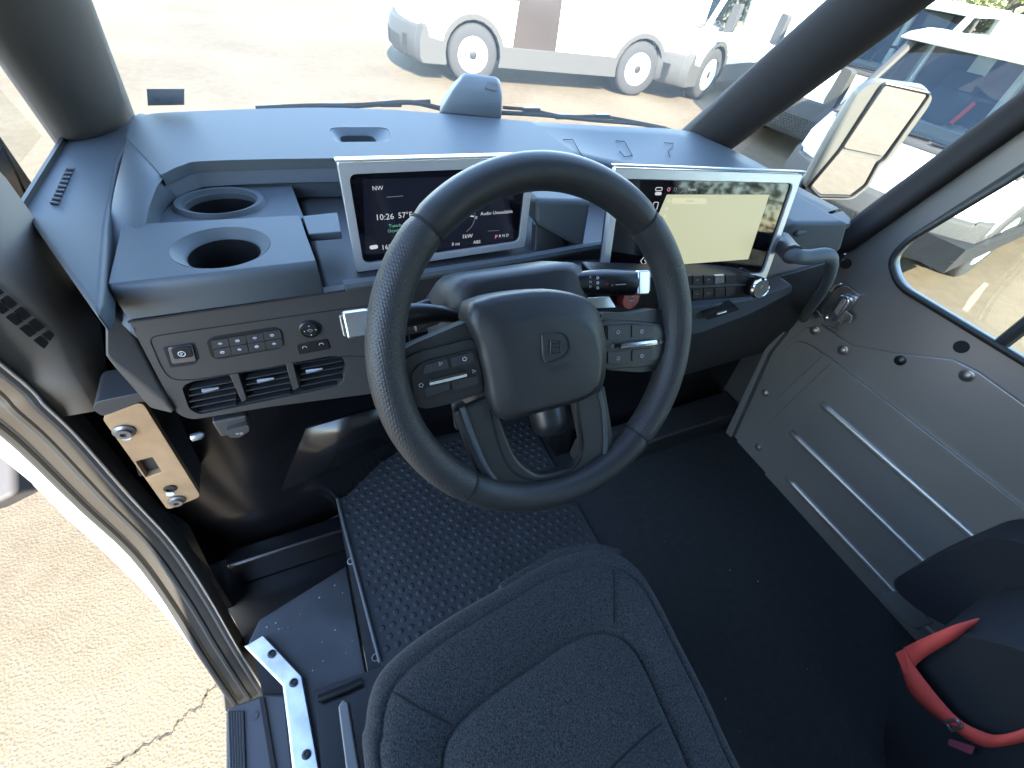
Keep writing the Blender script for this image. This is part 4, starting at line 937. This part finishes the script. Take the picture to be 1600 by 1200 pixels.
MB().prism([at(1400, 1020, X=bx_-.006), at(1412, 1014, X=bx_-.006), at(1420, 1048, X=bx_-.006), at(1414, 1052, X=bx_-.006)], (-.002, 0, 0)).build('fold', RED, bt)
MB().tube(rnd([at(1478, 1128, X=bx_-.004), at(1494, 1124, X=bx_-.004), at(1504, 1134, X=bx_-.004), at(1486, 1142, X=bx_-.004)], .004, 3), .0025, n=6, closed=True).build('buckle_slide', BOLT, bt)
MB().prism(rnd([at(1484, 1154, X=bx_+.005), at(1524, 1166, X=bx_+.005), at(1520, 1178, X=bx_+.005), at(1482, 1162, X=bx_+.005)], .003, 2), (-.003, 0, 0)).build('buckle_button', mat('faded red tag', (.25, .05, .08), .6), bt)

# ================================================================ sliding door on the right
DX = 1.12
door = thing('sliding_door', 'grey steel sliding door with window, pressed ribs and rivets', 'door', (DX, 0, FZ))
def d_(pts, X=DX): return [at(x, y, X=X) for x, y in pts]
fe = d_([(1142, 684), (1205, 545), (1270, 470), (1330, 384), (1354, 372)])
outl = fe + [V(DX, .382, -.126), V(DX, .10, .62), V(DX, -1.15, .62), V(DX, -1.15, -1.07)]
w0 = d_([(1402, 388), (1392, 420), (1400, 446), (1420, 462)])
wz = w0[-1].z
win = [d_([(1600, 258)])[0], V(DX, .12, .42), V(DX, -.75, .42), V(DX, -.75, wz)] + list(reversed(w0))
win = [V(DX, .345, -.20), V(DX, .16, .30), V(DX, -.75, .30), V(DX, -.75, -.425), V(DX, .36, -.425), V(DX, .405, -.39), V(DX, .405, -.35)]
winr = rnd(win, [.0, .05, .05, .03, .04, .02, .03], 4)
MB().prism(outl, (.025, 0, 0), holes=[winr]).build('door_panel', DOORMET, door, bevel=.003)
MB().tube([p+V(-.004, 0, 0) for p in winr], .013, n=8, closed=True, flat=(1, .5)).build('window_gasket', SEAL, door, sharp=80)
MB().prism([p+V(.012, 0, 0) for p in winr], (.004, 0, 0)).build('window_pane', SIDEGLASS, door)
bb = at(1566, 536, X=DX+.005); MB().tube([bb, V(bb.x, bb.y, .30)], .012, n=8).build('window_bar', SEAL, door)
# lower sheet
X1 = DX-.006
ls = d_([(1150, 692), (1212, 548), (1258, 512), (1285, 510), (1330, 539), (1400, 552), (1488, 562), (1530, 582), (1600, 632)], X1)
e = (ls[-1]-ls[-2]).normalized(); ls = ls+[ls[-1]+V(0, -.10, -.035), V(X1, -1.1, ls[-1].z-.06), V(X1, -1.1, -1.065), V(X1, ls[0].y, -1.065)]
MB().prism(ls, (.006, 0, 0)).build('lower_sheet', DOORMET, door, bevel=.0025)
X2 = X1-.008
rs = d_([(1193, 760), (1207, 640), (1222, 552), (1246, 531), (1268, 541), (1299, 562), (1450, 679), (1600, 796)], X2)
rs = rs+[V(X2, -1.0, rs[-1].z), V(X2, -1.0, -1.05), V(X2, rs[0].y, -1.05)]
MB().prism(rnd(rs, [.01, 0, .03, .02, .01, .02, 0, 0, .01, .01, .0], 3), (.008, 0, 0)).build('pressed_field', DOORMET, door, bevel=.006, seg=3)
for (x, y) in ((1285, 631), (1237, 676), (1231, 748)):
    a = at(x, y, X=X2); b = V(X2, -.9, a.z)
    MB().tube([a+V(.006, .008, 0), a, a+V(0, -.02, 0), b], [.003, .0095, .0105, .0105], n=12, flat=(1, .75), up=(1, 0, 0)).build('rib', DOORMET, door, sharp=80)
for q in ([(1285, 556), (1210, 628)], [(1297, 568), (1206, 655)]):
    MB().tube(d_(q, X2+.001), .0025, n=8).build('crease', DOORMET, door)
for x, y in ((1273, 516), (1317, 547), (1511, 587), (1196, 614), (1185, 699)):
    c = at(x, y, X=X1 if x > 1250 else X1); MB().lathe([(.0125, 0), (.0125, .0015), (.0085, .0025), (.0085, .005), (.004, .007), (0, .007)], c, (-1, 0, 0), 18).build('rivet', BOLT, door)
MB().lathe([(.011, 0), (.011, .003), (.006, .006), (0, .0065)], at(1407, 563, X=X1), (-1, 0, 0), 18).build('plug', BLK, door)
MB().lathe([(.0125, 0), (.0125, .001), (0, .001)], at(1502, 542, X=DX-.0005), (-1, 0, 0), 20).build('drain_hole', MATTE, door)
MB().lathe([(.012, 0), (.010, .006), (0, .007)], at(1322, 412, X=DX), (-1, 0, 0), 16).build('bump_stop', SEAL, door)
es = d_([(1133, 676), (1195, 545), (1222, 515), (1226, 520), (1200, 552), (1142, 684)], DX-.02)
MB().prism(es, (.03, 0, 0)).build('edge_strip', mat('edge guide', (.16, .165, .17), .45, metal=.4), door, bevel=.003)
# latch mechanism
lm = thing('door_latch', 'chrome door latch mechanism with small levers on the sliding door', 'latch', at(1305, 480, X=DX-.02))
XL = DX-.012
MB().prism(rnd(d_([(1284, 490), (1304, 452), (1322, 446), (1344, 462), (1332, 478), (1302, 514), (1290, 506)], XL), .006, 3), (.01, 0, 0)).build('back_plate', CHROMEW, lm, bevel=.002)
MB().prism(rnd(d_([(1296, 492), (1312, 460), (1326, 464), (1328, 472), (1306, 504), (1296, 502)], XL-.016), .006, 3), (.014, 0, 0)).build('handle_case', CHROME, lm, bevel=.004, seg=3)
MB().prism(rnd(d_([(1303, 486), (1316, 466), (1321, 468), (1320, 474), (1307, 494)], XL-.0175), .004, 3), (.002, 0, 0)).build('handle_grip', ALU, lm, bevel=.001)
MB().lathe([(.006, 0), (.006, .004), (.003, .006), (0, .006)], at(1292, 496, X=XL-.012), (-1, 0, 0), 12).build('pin', CHROMEW, lm)
MB().prism(d_([(1310, 500), (1322, 486), (1332, 494), (1328, 506), (1320, 500), (1314, 508)], XL-.005), (.003, 0, 0)).build('catch', CHROMEW, lm, bevel=.001)
MB().tube(d_([(1284, 506), (1296, 512), (1308, 518)], XL-.006), .0025, n=6).build('rod', CHROMEW, lm)
MB().prism(rnd(d_([(1268, 490), (1276, 484), (1284, 494), (1274, 498)], XL-.004), .002, 2), (.004, 0, 0)).build('striker', CHROMEW, lm, bevel=.001)
MB().tube(d_([(1298, 455), (1306, 446), (1316, 444)], XL-.008), .003, n=6).build('spring_arm', CHROMEW, lm)

# ================================================================ windshield and quarter glass
ws = MB(); b0 = [at(x, y, Z=DZ) + V(0, .02, -.01) for x, y in ((205, 182), (500, 166), (830, 186), (1065, 200), (1110, 210))]
tp0 = [V(-.30, .30, .72), V(.0, .36, .74), V(.40, .38, .74), V(.80, .36, .74), V(1.0, .32, .72)]
ws.grid([b0, tp0]); tag(ws.build('windshield', GLASS), 'clear curved windshield over the dashboard', 'windshield')
qg = MB(); qg.grid([[at(93, 212, Z=-.29)+V(-.02, 0, 0), at(22, 312, Z=-.29)+V(-.02, 0, 0)], [V(-.34, .62, .3), V(-.40, .50, .3)]])
tag(qg.build('left_quarter_window', SIDEGLASS), 'narrow left quarter window ahead of the driver door', 'window')
qr = MB(); qr.grid([[at(1132, 232, Z=-.34)+V(.06, 0, -.02), at(1330, 338, Z=-.345)+V(.05, 0, -.02)], [V(1.12, .40, .5), V(1.15, .12, .5)]])
tag(qr.build('right_quarter_window', SIDEGLASS), 'right quarter window in front of the door mirror', 'window')
MB_ = MB(); q = ats([(28, 318), (95, 212), (99, 216), (33, 322)], Z=-.318); MB_.prism(q, (0, 0, -.02)); tag(MB_.build('window_seal', SEAL), 'thin black seal at the foot of the left quarter window', 'seal')
# sticker on the windshield
st_ = thing('windshield_sticker', 'small dark rectangular sticker at the lower left of the windshield', 'sticker', at(258, 152, Y=.98))
q = [at(229, 139, Y=1.09), at(288, 139, Y=1.09), at(288, 164, Y=1.09), at(231, 165, Y=1.09)]
MB().prism(q, (0, .001, 0)).build('sheet', mat('sticker grey', (.045, .05, .06), .5), st_)
stm = mat('sticker print', (.012, .012, .014), .5)
for x, y, s_ in ((243, 154, '3#'), (271, 153, '~:')):
    text('sticker_print', s_, at(x, y, Y=1.089), (1, 0, 0), (0, 0, 1), .011, stm, st_)

# ================================================================ wipers outside the glass
def wiper(label, arm, blade, z):
    P = [at(x, y, Y=1.17) for x, y in arm]; t = thing('wiper', label, 'wiper', P[0])
    MB().tube(smooth_path(P, 4), .006, n=6).build('arm', MATTE, t)
    Q = [at(x, y, Y=1.18) for x, y in blade]
    MB().tube(smooth_path(Q, 4), .0045, n=6).build('blade', MATTE, t)
    for k in (.25, .5, .75):
        i = int(k*(len(Q)-1)); MB().box(Q[i], (.05, .01, .012)).build('clip', BLK, t)
wiper('long black wiper lying left of the sensor pod', [(400, 170), (480, 166), (560, 165), (640, 160), (690, 170)], [(430, 169), (520, 165), (610, 162), (672, 158)], 0)
wiper('long black wiper lying right of the sensor pod', [(780, 176), (850, 180), (930, 188), (1000, 194), (1046, 203)], [(786, 168), (830, 172), (880, 182), (940, 182), (1000, 192), (1040, 200)], 0)

# ================================================================ door mirror outside on the right
mr = thing('door_mirror', 'tall grey door mirror with two mirror glasses outside the quarter window', 'mirror', at(1290, 315, X=1.42))
M0 = at(1350, 230, X=1.42); mnrm = (-M0).normalized(); mnrm = (mnrm*.55+V(-.30, -1, -.25).normalized()*.9).normalized()
def m_(pts, h=0): return ons(pts, M0+mnrm*h, mnrm)
hs = rnd(m_([(1257, 290), (1297, 216), (1342, 142), (1368, 127), (1444, 137), (1458, 152), (1450, 168), (1390, 250), (1374, 262), (1358, 292), (1332, 312), (1276, 311)], 0), .012, 3)
cm = sum(hs, V(0, 0, 0))/len(hs)
MB().loft([hs, [cm+(p-cm)*1.02-mnrm*.02 for p in hs], [cm+(p-cm)*.9-mnrm*.06 for p in hs], [cm+(p-cm)*.55-mnrm*.085 for p in hs]]).build('housing', mat('mirror shell', (.12, .12, .11), .5), mr, sharp=60)
MIR = mat('mirror silver', (.9, .9, .9), .0, metal=1)
for q in ([(1318, 231), (1383, 133), (1449, 148), (1380, 244)], [(1268, 290), (1312, 235), (1370, 250), (1350, 288), (1328, 304), (1282, 303)]):
    MB().prism(rnd(m_(q, .003), .008, 4), -mnrm*.002).build('mirror_glass', MIR, mr)
MB().tube(rnd(m_([(1314, 233), (1381, 130), (1453, 146), (1382, 248), (1372, 254), (1352, 290), (1330, 307), (1280, 306), (1265, 291)], .003), .008, 4), .004, n=8, closed=True).build('rim', BLK, mr)
MB().tube([cm-mnrm*.07, cm-mnrm*.12+V(-.05, 0, -.1), V(1.19, .80, -.62)], .018, n=10).build('arm', PLD, mr)

# crumbs and dusty specks on the floor
dk = MB(); rr = random.Random(3)
for k in range(40):
    if k < 12: x, y, z = rr.uniform(.0, .9), rr.uniform(-.2, .42), MZ+.003
    else: x, y, z = rr.uniform(-.27, -.1), rr.uniform(.15, .42), FZ-.003
    if k < 12 and -.1 < x < .42 and y < .25: continue
    s_ = rr.uniform(.0007, .002); dk.lathe([(s_, 0), (s_*.6, s_*.7), (0, s_*.8)], (x, y, z), (rr.uniform(-.3, .3), rr.uniform(-.3, .3), 1), 5)
tag(dk.build('floor_crumbs', mat('crumb', (.4, .38, .33), .9)), 'pale crumbs and dusty specks scattered over the floor', None, kind='stuff')
# ================================================================ vans outside
VW = mat('van white', (.82, .82, .80), .3, coat=.3)
CLAD = mat('van cladding', (.048, .046, .042), .7, bump=.2, bscale=200)
VGLASS = glass('van glass', (.42, .47, .46), ior=1.5)
DGLASS = mat('dark door glass', (.045, .035, .03), .12)
TYRE = mat('tyre rubber', (.03, .03, .03), .8, bump=.3, bscale=80)
RIMM = mat('white steel rim', (.72, .73, .74), .4)
HUBM = mat('hub metal', (.02, .02, .02), .5)
TEAL = mat('cab interior', (.07, .08, .085), .8)
def van(name, label, x, y, yaw, group, side_door=True, extra=False, sc=1.0, bw=1.0, zs=1.0):
    """x, y: middle of the front bumper on the ground; yaw: heading"""
    t = thing(name, label, 'van', (x, y, GZ), group)
    f = V(math.cos(yaw), math.sin(yaw), 0); l = V(-f.y, f.x, 0); O = V(x, y, GZ)
    def q(a, b, c): return O+f*(a*sc)+l*(b*sc*bw)+V(0, 0, c*sc*zs)
    WB, FA, R = 3.32, -1.28, .45
    RA = FA-WB; LEN = 5.75; HW = 1.22; SW = .40
    def arch(cx, r, zb, rev=False):
        a0 = math.asin(max(-1, min(1, (zb-R)/r))); pts = [(cx+r*math.cos(a), R+r*math.sin(a)) for a in [a0+(math.pi-2*a0)*k/12 for k in range(13)]]
        return pts
    def bent(a, b): return a-SW*(b/HW)**2*max(0, min(1, (a+.76)/.76))      # the nose is rounded in plan
    def across(poly, b0, b1, n=9):
        return MB().loft([[q(bent(a, b), b, c) for a, c in poly] for b in [b0+(b1-b0)*k/(n-1) for k in range(n)]])
    def side(poly, b0, b1): return [q(a, b0, c) for a, c in poly], l*((b1-b0)*sc)
    # white body, below the waist and the box
    zb = .60
    body = [(-.10, zb), (-.06, .86), (-.14, 1.02), (-.62, 1.22), (-2.05, 1.24), (-2.05, 2.04), (-2.3, 2.08), (-LEN, 2.08), (-LEN, zb)]
    arR = list(reversed(arch(RA, .53, zb))); arF = list(reversed(arch(FA, .53, zb)))
    body = body + [p for p in arR] + [p for p in arF]
    across(body, -HW, HW).build('body', VW, t, bevel=.05*sc, seg=3)
    # roof cap over the cab
    rc_ = [(-1.22, 2.00), (-1.36, 2.05), (-1.75, 2.10), (-2.1, 2.10), (-2.1, 2.01), (-1.24, 1.98)]
    across(rc_, -HW+.02, HW-.02).build('roof', VW, t, bevel=.05*sc, seg=3)
    # cladding: sill, bumper and arches
    cl_ = [(.04, .30), (.07, .42), (.05, .62), (-.08, .80), (-.14, .74), (-.22, zb+.02)] + arch(FA, .46, .32)[0:0]
    aF = arch(FA, .49, .30); aR = arch(RA, .49, .30)
    oF = arch(FA, .575, zb+.02); oR = arch(RA, .575, zb+.02)
    cl_ = [(.02, .28), (.07, .36), (.06, .60), (.0, .80), (-.12, .84), (-.24, .66)] + oF + oR + [(-LEN-.02, zb+.02), (-LEN-.02, .34)] + list(reversed(aR)) + list(reversed(aF)) + [(FA+.5, .28)]
    for s_ in (-1, 1):
        across(cl_, s_*(HW-.10), s_*(HW+.022), 2).build('cladding', CLAD, t, bevel=.012*sc)
    fb = [(.02, .28), (.075, .36), (.07, .60), (.02, .78), (-.09, .80), (-.12, .28)]
    across(fb, -HW+.08, HW-.08).build('bumper', CLAD, t, bevel=.03*sc, seg=3)
    # bumper mesh and lower lip
    for r_ in range(6):
        for b in range(22):
            pass
    ms = MB()
    for r_ in range(7):
        for b in range(26):
            yy = -.70+1.4*(b+.5*(r_ % 2))/26; ms.box(q(bent(.078, yy), yy, .37+r_*.032), (.02*sc, .026*sc, .013*sc), Matrix.Rotation(yaw, 3, 'Z'))
    ms.build('bumper_mesh', mat('mesh black', (.02, .02, .02), .6) if 'mesh black' not in bpy.data.materials else bpy.data.materials['mesh black'], t)
    # marker strip across the nose
    for k in range(11):
        yy = -.78+1.56*k/10
        m_s = SILVER if k not in (0, 10) else bpy.data.materials.get('amber lens') or mat('amber lens', (.7, .35, .05), .3)
        MB().prism([q(bent(-.05, y_)-dx, y_, z_) for y_, dx, z_ in ((yy-.055, 0, .87), (yy+.045, 0, .87), (yy+.060, .035, .95), (yy-.040, .035, .95))], f*.012).build('marker_lamp', m_s, t, bevel=.004)
    # underside
    p, v = side([(-.1, .34), (-LEN+.1, .38), (-LEN+.1, .62), (-.1, .62)], -HW+.30, HW-.30); MB().prism(p, v).build('chassis', MATTE, t)
    # wheels
    for ax in (FA, RA):
        for s_ in (-1, 1):
            c = q(ax, s_*(HW-.13), R); axd = l*s_
            tw = MB().lathe([(.26, -.12), (.40, -.125), (.44, -.10), (.45, -.04), (.45, .04), (.44, .10), (.40, .125), (.27, .12), (.26, .06)], c, axd, 36)
            wh = tw.build('wheel', TYRE, t, sharp=50)
            MB().lathe([(.27, .115), (.255, .125), (.235, .09), (.17, .065), (.12, .075), (.0, .075)], c, axd, 30).build('rim', RIMM, wh)
            MB().lathe([(.105, .07), (.10, .10), (.06, .12), (0, .12)], c, axd, 16).build('hub', HUBM, wh)
            for k in range(8):
                a = k*math.pi/4; h = c+axd*.071+(f*math.cos(a)+V(0, 0, 1)*math.sin(a))*.19
                MB().lathe([(.03, 0), (.03, .008), (0, .008)], h, axd, 8).build('rim_hole', MATTE, wh)
            MB().lathe([(.51, -.12), (.51, -.18), (0, -.18)], c, axd, 20).build('arch_liner', MATTE, t)
    # glass house
    bs = [-1.08+2.16*k/8 for k in range(9)]
    MB().grid([[q(bent(-.60, b), b, 1.23) for b in bs], [q(-1.24-.12*(b/1.1)**2, b*.97, 1.99) for b in bs]]).build('windshield', VGLASS, t)
    for s_ in (-1, 1):
        MB().tube([q(bent(-.62, 1.12), s_*1.12, 1.20), q(-1.38, s_*1.07, 2.02)], .05*sc, n=8).build('pillar', VW if not extra else CLAD, t)
        MB().tube([q(-1.42, s_*1.17, 1.22), q(-1.46, s_*1.12, 2.05)], .03*sc, n=8).build('pillar', CLAD, t)
        sg = [q(-1.0, s_*1.17, 1.25), q(-2.03, s_*1.19, 1.25), q(-2.03, s_*1.15, 1.99), q(-1.42, s_*1.12, 1.99)]
        MB().prism(sg, l*.008).build('side_window', VGLASS, t)
        # mirror
        mb = MB(); mb.tube([q(-1.0, s_*1.15, 1.20), q(-.98, s_*1.34, 1.22)], .03*sc, n=8); mb.build('mirror_arm', CLAD, t)
        MB().prism(rnd([q(-.92, s_*1.34, 1.18), q(-.92, s_*1.52, 1.20), q(-.94, s_*1.52, 1.62), q(-.94, s_*1.36, 1.60)], .04, 3), -f*.12).build('mirror_housing', CLAD, t, bevel=.02)
    MB().grid([[q(bent(-.50, b), b, 1.195) for b in bs], [q(bent(-.62, b), b, 1.245) for b in bs]]).build('cowl', CLAD, t, solid=.02)
    MB().tube([q(-.56, -.6, 1.25), q(-.60, .1, 1.27)], .012, n=6).build('wiper', MATTE, t)
    MB().tube([q(-.56, .15, 1.25), q(-.60, .75, 1.27)], .012, n=6).build('wiper', MATTE, t)
    # cab inside
    MB().prism([q(-.72, -.7, 1.245), q(-.72, .7, 1.245), q(-1.15, 1.12, 1.25), q(-1.15, -1.12, 1.25)], V(0, 0, .05)).build('dashboard', TEAL, t, bevel=.02)
    for s_ in (-1, 1):
        MB().prism(rnd([q(-1.72, s_*.45-.24, 1.245), q(-1.72, s_*.45+.24, 1.245), q(-1.80, s_*.45+.22, 1.78), q(-1.80, s_*.45-.22, 1.78)], .08, 4), -f*.12).build('seat', mat('cab seat', (.03, .045, .06), .8) if 'cab seat' not in bpy.data.materials else bpy.data.materials['cab seat'], t, bevel=.03)
    MB().tube(ellipse(q(-1.15, .42, 1.36), l*.19, f*-.09+V(0, 0, .16), 24), .017, n=8, closed=True).build('steering_wheel', MATTE, t)
    MB().tube([q(-1.95, .06, 1.25), q(-1.95, .06, 2.0)], .05, n=8).build('cab_post', VW, t)
    MB().prism([q(-2.03, -1.1, 1.24), q(-2.03, 1.1, 1.24), q(-2.03, 1.1, 2.0), q(-2.03, -1.1, 2.0)], f*.01).build('cab_bulkhead', TEAL, t)
    MB().prism([q(-1.98, .25, 1.3), q(-1.98, .6, 1.3), q(-1.98, .6, 1.95), q(-1.98, .25, 1.95)], f*.01).build('bulkhead_door', bpy.data.materials.get('bulkhead grey') or mat('bulkhead grey', (.25, .26, .25), .6), t)
    if extra:
        MB().prism([q(bent(-.62, -.95)-.05, -.98, 1.26), q(bent(-.62, -.35)-.05, -.40, 1.26), q(bent(-.62, -.35)-.20, -.42, 1.42), q(bent(-.62, -.95)-.20, -.98, 1.42)], f*.003).build('paper_sheet', VW, t)
        MB().sweep([q(-1.66, -.20, 1.30), q(-1.66, -.12, 1.55)], .045, .01, f).build('red_belt', RED, t)
        MB().prism([q(-1.9, -.52, 1.3), q(-1.9, -.30, 1.3), q(-1.9, -.30, 1.95), q(-1.9, -.52, 1.95)], f*.01).build('white_panel', VW, t)
    # side doors
    for s_ in (-1, 1):
        yy = s_*(HW+.006)
        dr = [q(-1.98, yy, .50), q(-2.82, yy, .50), q(-2.78, yy, 1.98), q(-2.08, yy, 1.98)]
        if side_door: MB().prism(dr, l*s_*.012).build('door_glass', DGLASS, t, bevel=.006)
        MB().prism(rnd([q(-5.3, yy, .74), q(-5.46, yy, .74), q(-5.48, yy, 1.02), q(-5.32, yy, 1.02)], .03, 3), l*s_*.004).build('charge_flap', VW, t, bevel=.003)
        MB().prism([q(-5.35, s_*(HW+.02), .46), q(-5.5, s_*(HW+.02), .46), q(-5.5, s_*(HW+.02), .53), q(-5.35, s_*(HW+.02), .53)], l*s_*.01).build('reflector', mat('red reflector', (.6, .03, .03), .3) if 'red reflector' not in bpy.data.materials else bpy.data.materials['red reflector'], t)
        MB().prism([q(-LEN+.02, s_*(HW-.02), .62), q(-LEN+.06, s_*(HW+.004), .62), q(-LEN+.06, s_*(HW+.004), 2.2), q(-LEN+.02, s_*(HW-.02), 2.2)], l*s_*.003).build('corner_trim', VW, t)
    return t
def place(wheel_px, on_left, yaw, name, label, grp, front=True, **k):
    """put a van so that its near front wheel stands where this pixel meets the ground"""
    p = at(*wheel_px, Z=GZ); f = V(math.cos(yaw), math.sin(yaw), 0); l = V(-f.y, f.x, 0)
    o = p + f*1.28 - l*(1.22-.02)*on_left
    return van(name, label, o.x, o.y, yaw, grp, **k)
GRP = 'white delivery vans parked in the lot'
pA, pB = at(737, 133, Z=GZ), at(985, 150, Z=GZ)
yawA = math.atan2(pA.y-pB.y, pA.x-pB.x)
place((737, 133), 1, yawA, 'delivery_van', 'white delivery van seen side-on through the windshield', GRP)
yb = math.radians(184)
place((1092, 156), 1, math.radians(198), 'delivery_van', 'farthest of the three vans parked nose-out, its front wheel showing', GRP, side_door=False)
def front_at(px, z, yaw, name, label, **k):
    p = at(*px, Z=GZ+z); f = V(math.cos(yaw), math.sin(yaw), 0); l = V(-f.y, f.x, 0)
    o = p - f*.06
    return van(name, label, o.x, o.y, yaw, GRP, **k)
front_at((1225, 170), .6, yb, 'delivery_van', 'middle van of the nose-out row, in shade behind the windshield pillar', side_door=False)
front_at((1316, 330), .45, math.radians(187), 'delivery_van', 'nearest nose-out van with red belted seat and paper on its windshield', extra=True, side_door=False, bw=.84, zs=.89)

# ---- trees behind the vans
LEAF = mat('leaves', (.10, .13, .03), .6, var=.5, vscale=3)
LEAFY = mat('leaves yellowing', (.20, .19, .04), .6, var=.5, vscale=3)
BARK = mat('bark', (.06, .045, .03), .9, bump=.5, bscale=30)
def tree(label, x, y, h, r, seed, lm):
    rr = random.Random(seed); t = thing('tree', label, 'tree', (x, y, GZ), 'trees along the edge of the lot'); O = V(x, y, GZ)
    tk = MB(); tk.tube([O, O+V(.1, 0, h*.3), O+V(.0, .1, h*.55), O+V(.1, 0, h*.8)], [h*.035, h*.028, h*.018, h*.006], n=8)
    for k in range(7):
        a = rr.random()*6.28; z = h*(.3+.06*k); tk.tube([O+V(0, 0, z), O+V(math.cos(a)*r*.4, math.sin(a)*r*.4, z+h*.1), O+V(math.cos(a)*r*.75, math.sin(a)*r*.75, z+h*.14)], [h*.012, h*.007, h*.003], n=6)
    tk.build('trunk', BARK, t)
    cr_ = MB(); vs, fs = [], []
    clumps = []
    for k in range(46):
        a = rr.random()*6.28; zz = rr.uniform(-.85, 1); q = math.sqrt(max(0, 1-zz*zz))*rr.uniform(.55, 1)
        clumps.append((O+V(math.cos(a)*q*r, math.sin(a)*q*r, h*.60+zz*h*.38), rr.uniform(.22, .38)*r))
    for c, cr in clumps:
        for k in range(120):
            d = V(rr.gauss(0, 1), rr.gauss(0, 1), rr.gauss(0, .8)).normalized()*cr*rr.uniform(.4, 1.05); p = c+d
            s_ = rr.uniform(.05, .11); u = V(rr.gauss(0, 1), rr.gauss(0, 1), rr.gauss(0, 1)).normalized(); w_ = u.orthogonal().normalized()
            i = len(vs); vs += [p-u*s_, p+w_*s_*.5, p+u*s_, p-w_*s_*.5]; fs.append((i, i+1, i+2, i+3))
    cr_.add(vs, fs); me = bpy.data.meshes.new('crown'); me.from_pydata([tuple(p) for p in vs], [], fs); me.materials.append(lm)
    o = bpy.data.objects.new('crown', me); COL.objects.link(o); attach(o, t)
tspots = [(16.5, 7.6, 5.2, 2.6, 'bushy yellow-green tree behind the nearest van roof', LEAFY), (22, 12, 6.5, 3.2, 'tall tree behind the row of vans', LEAF), (13.5, 1.0, 4.6, 2.2, 'small green tree beyond the grass verge', LEAF),
          (13, -5, 6, 2.8, 'green tree on the verge right of our van', LEAF), (9.5, -9.5, 6, 3, 'tree behind our van on the right', LEAFY), (5, -12, 6.5, 3.2, 'tree standing well behind our van', LEAF)]
for i, (x, y, h, r, lab, lm) in enumerate(tspots): tree(lab, x, y, h, r, 20+i, lm)

# ================================================================ lift everything so the ground is at zero
for ob_ in list(COL.objects):
    if ob_.parent is None and ob_.type not in ('CAMERA', 'LIGHT'): ob_.location.z += CAM_H
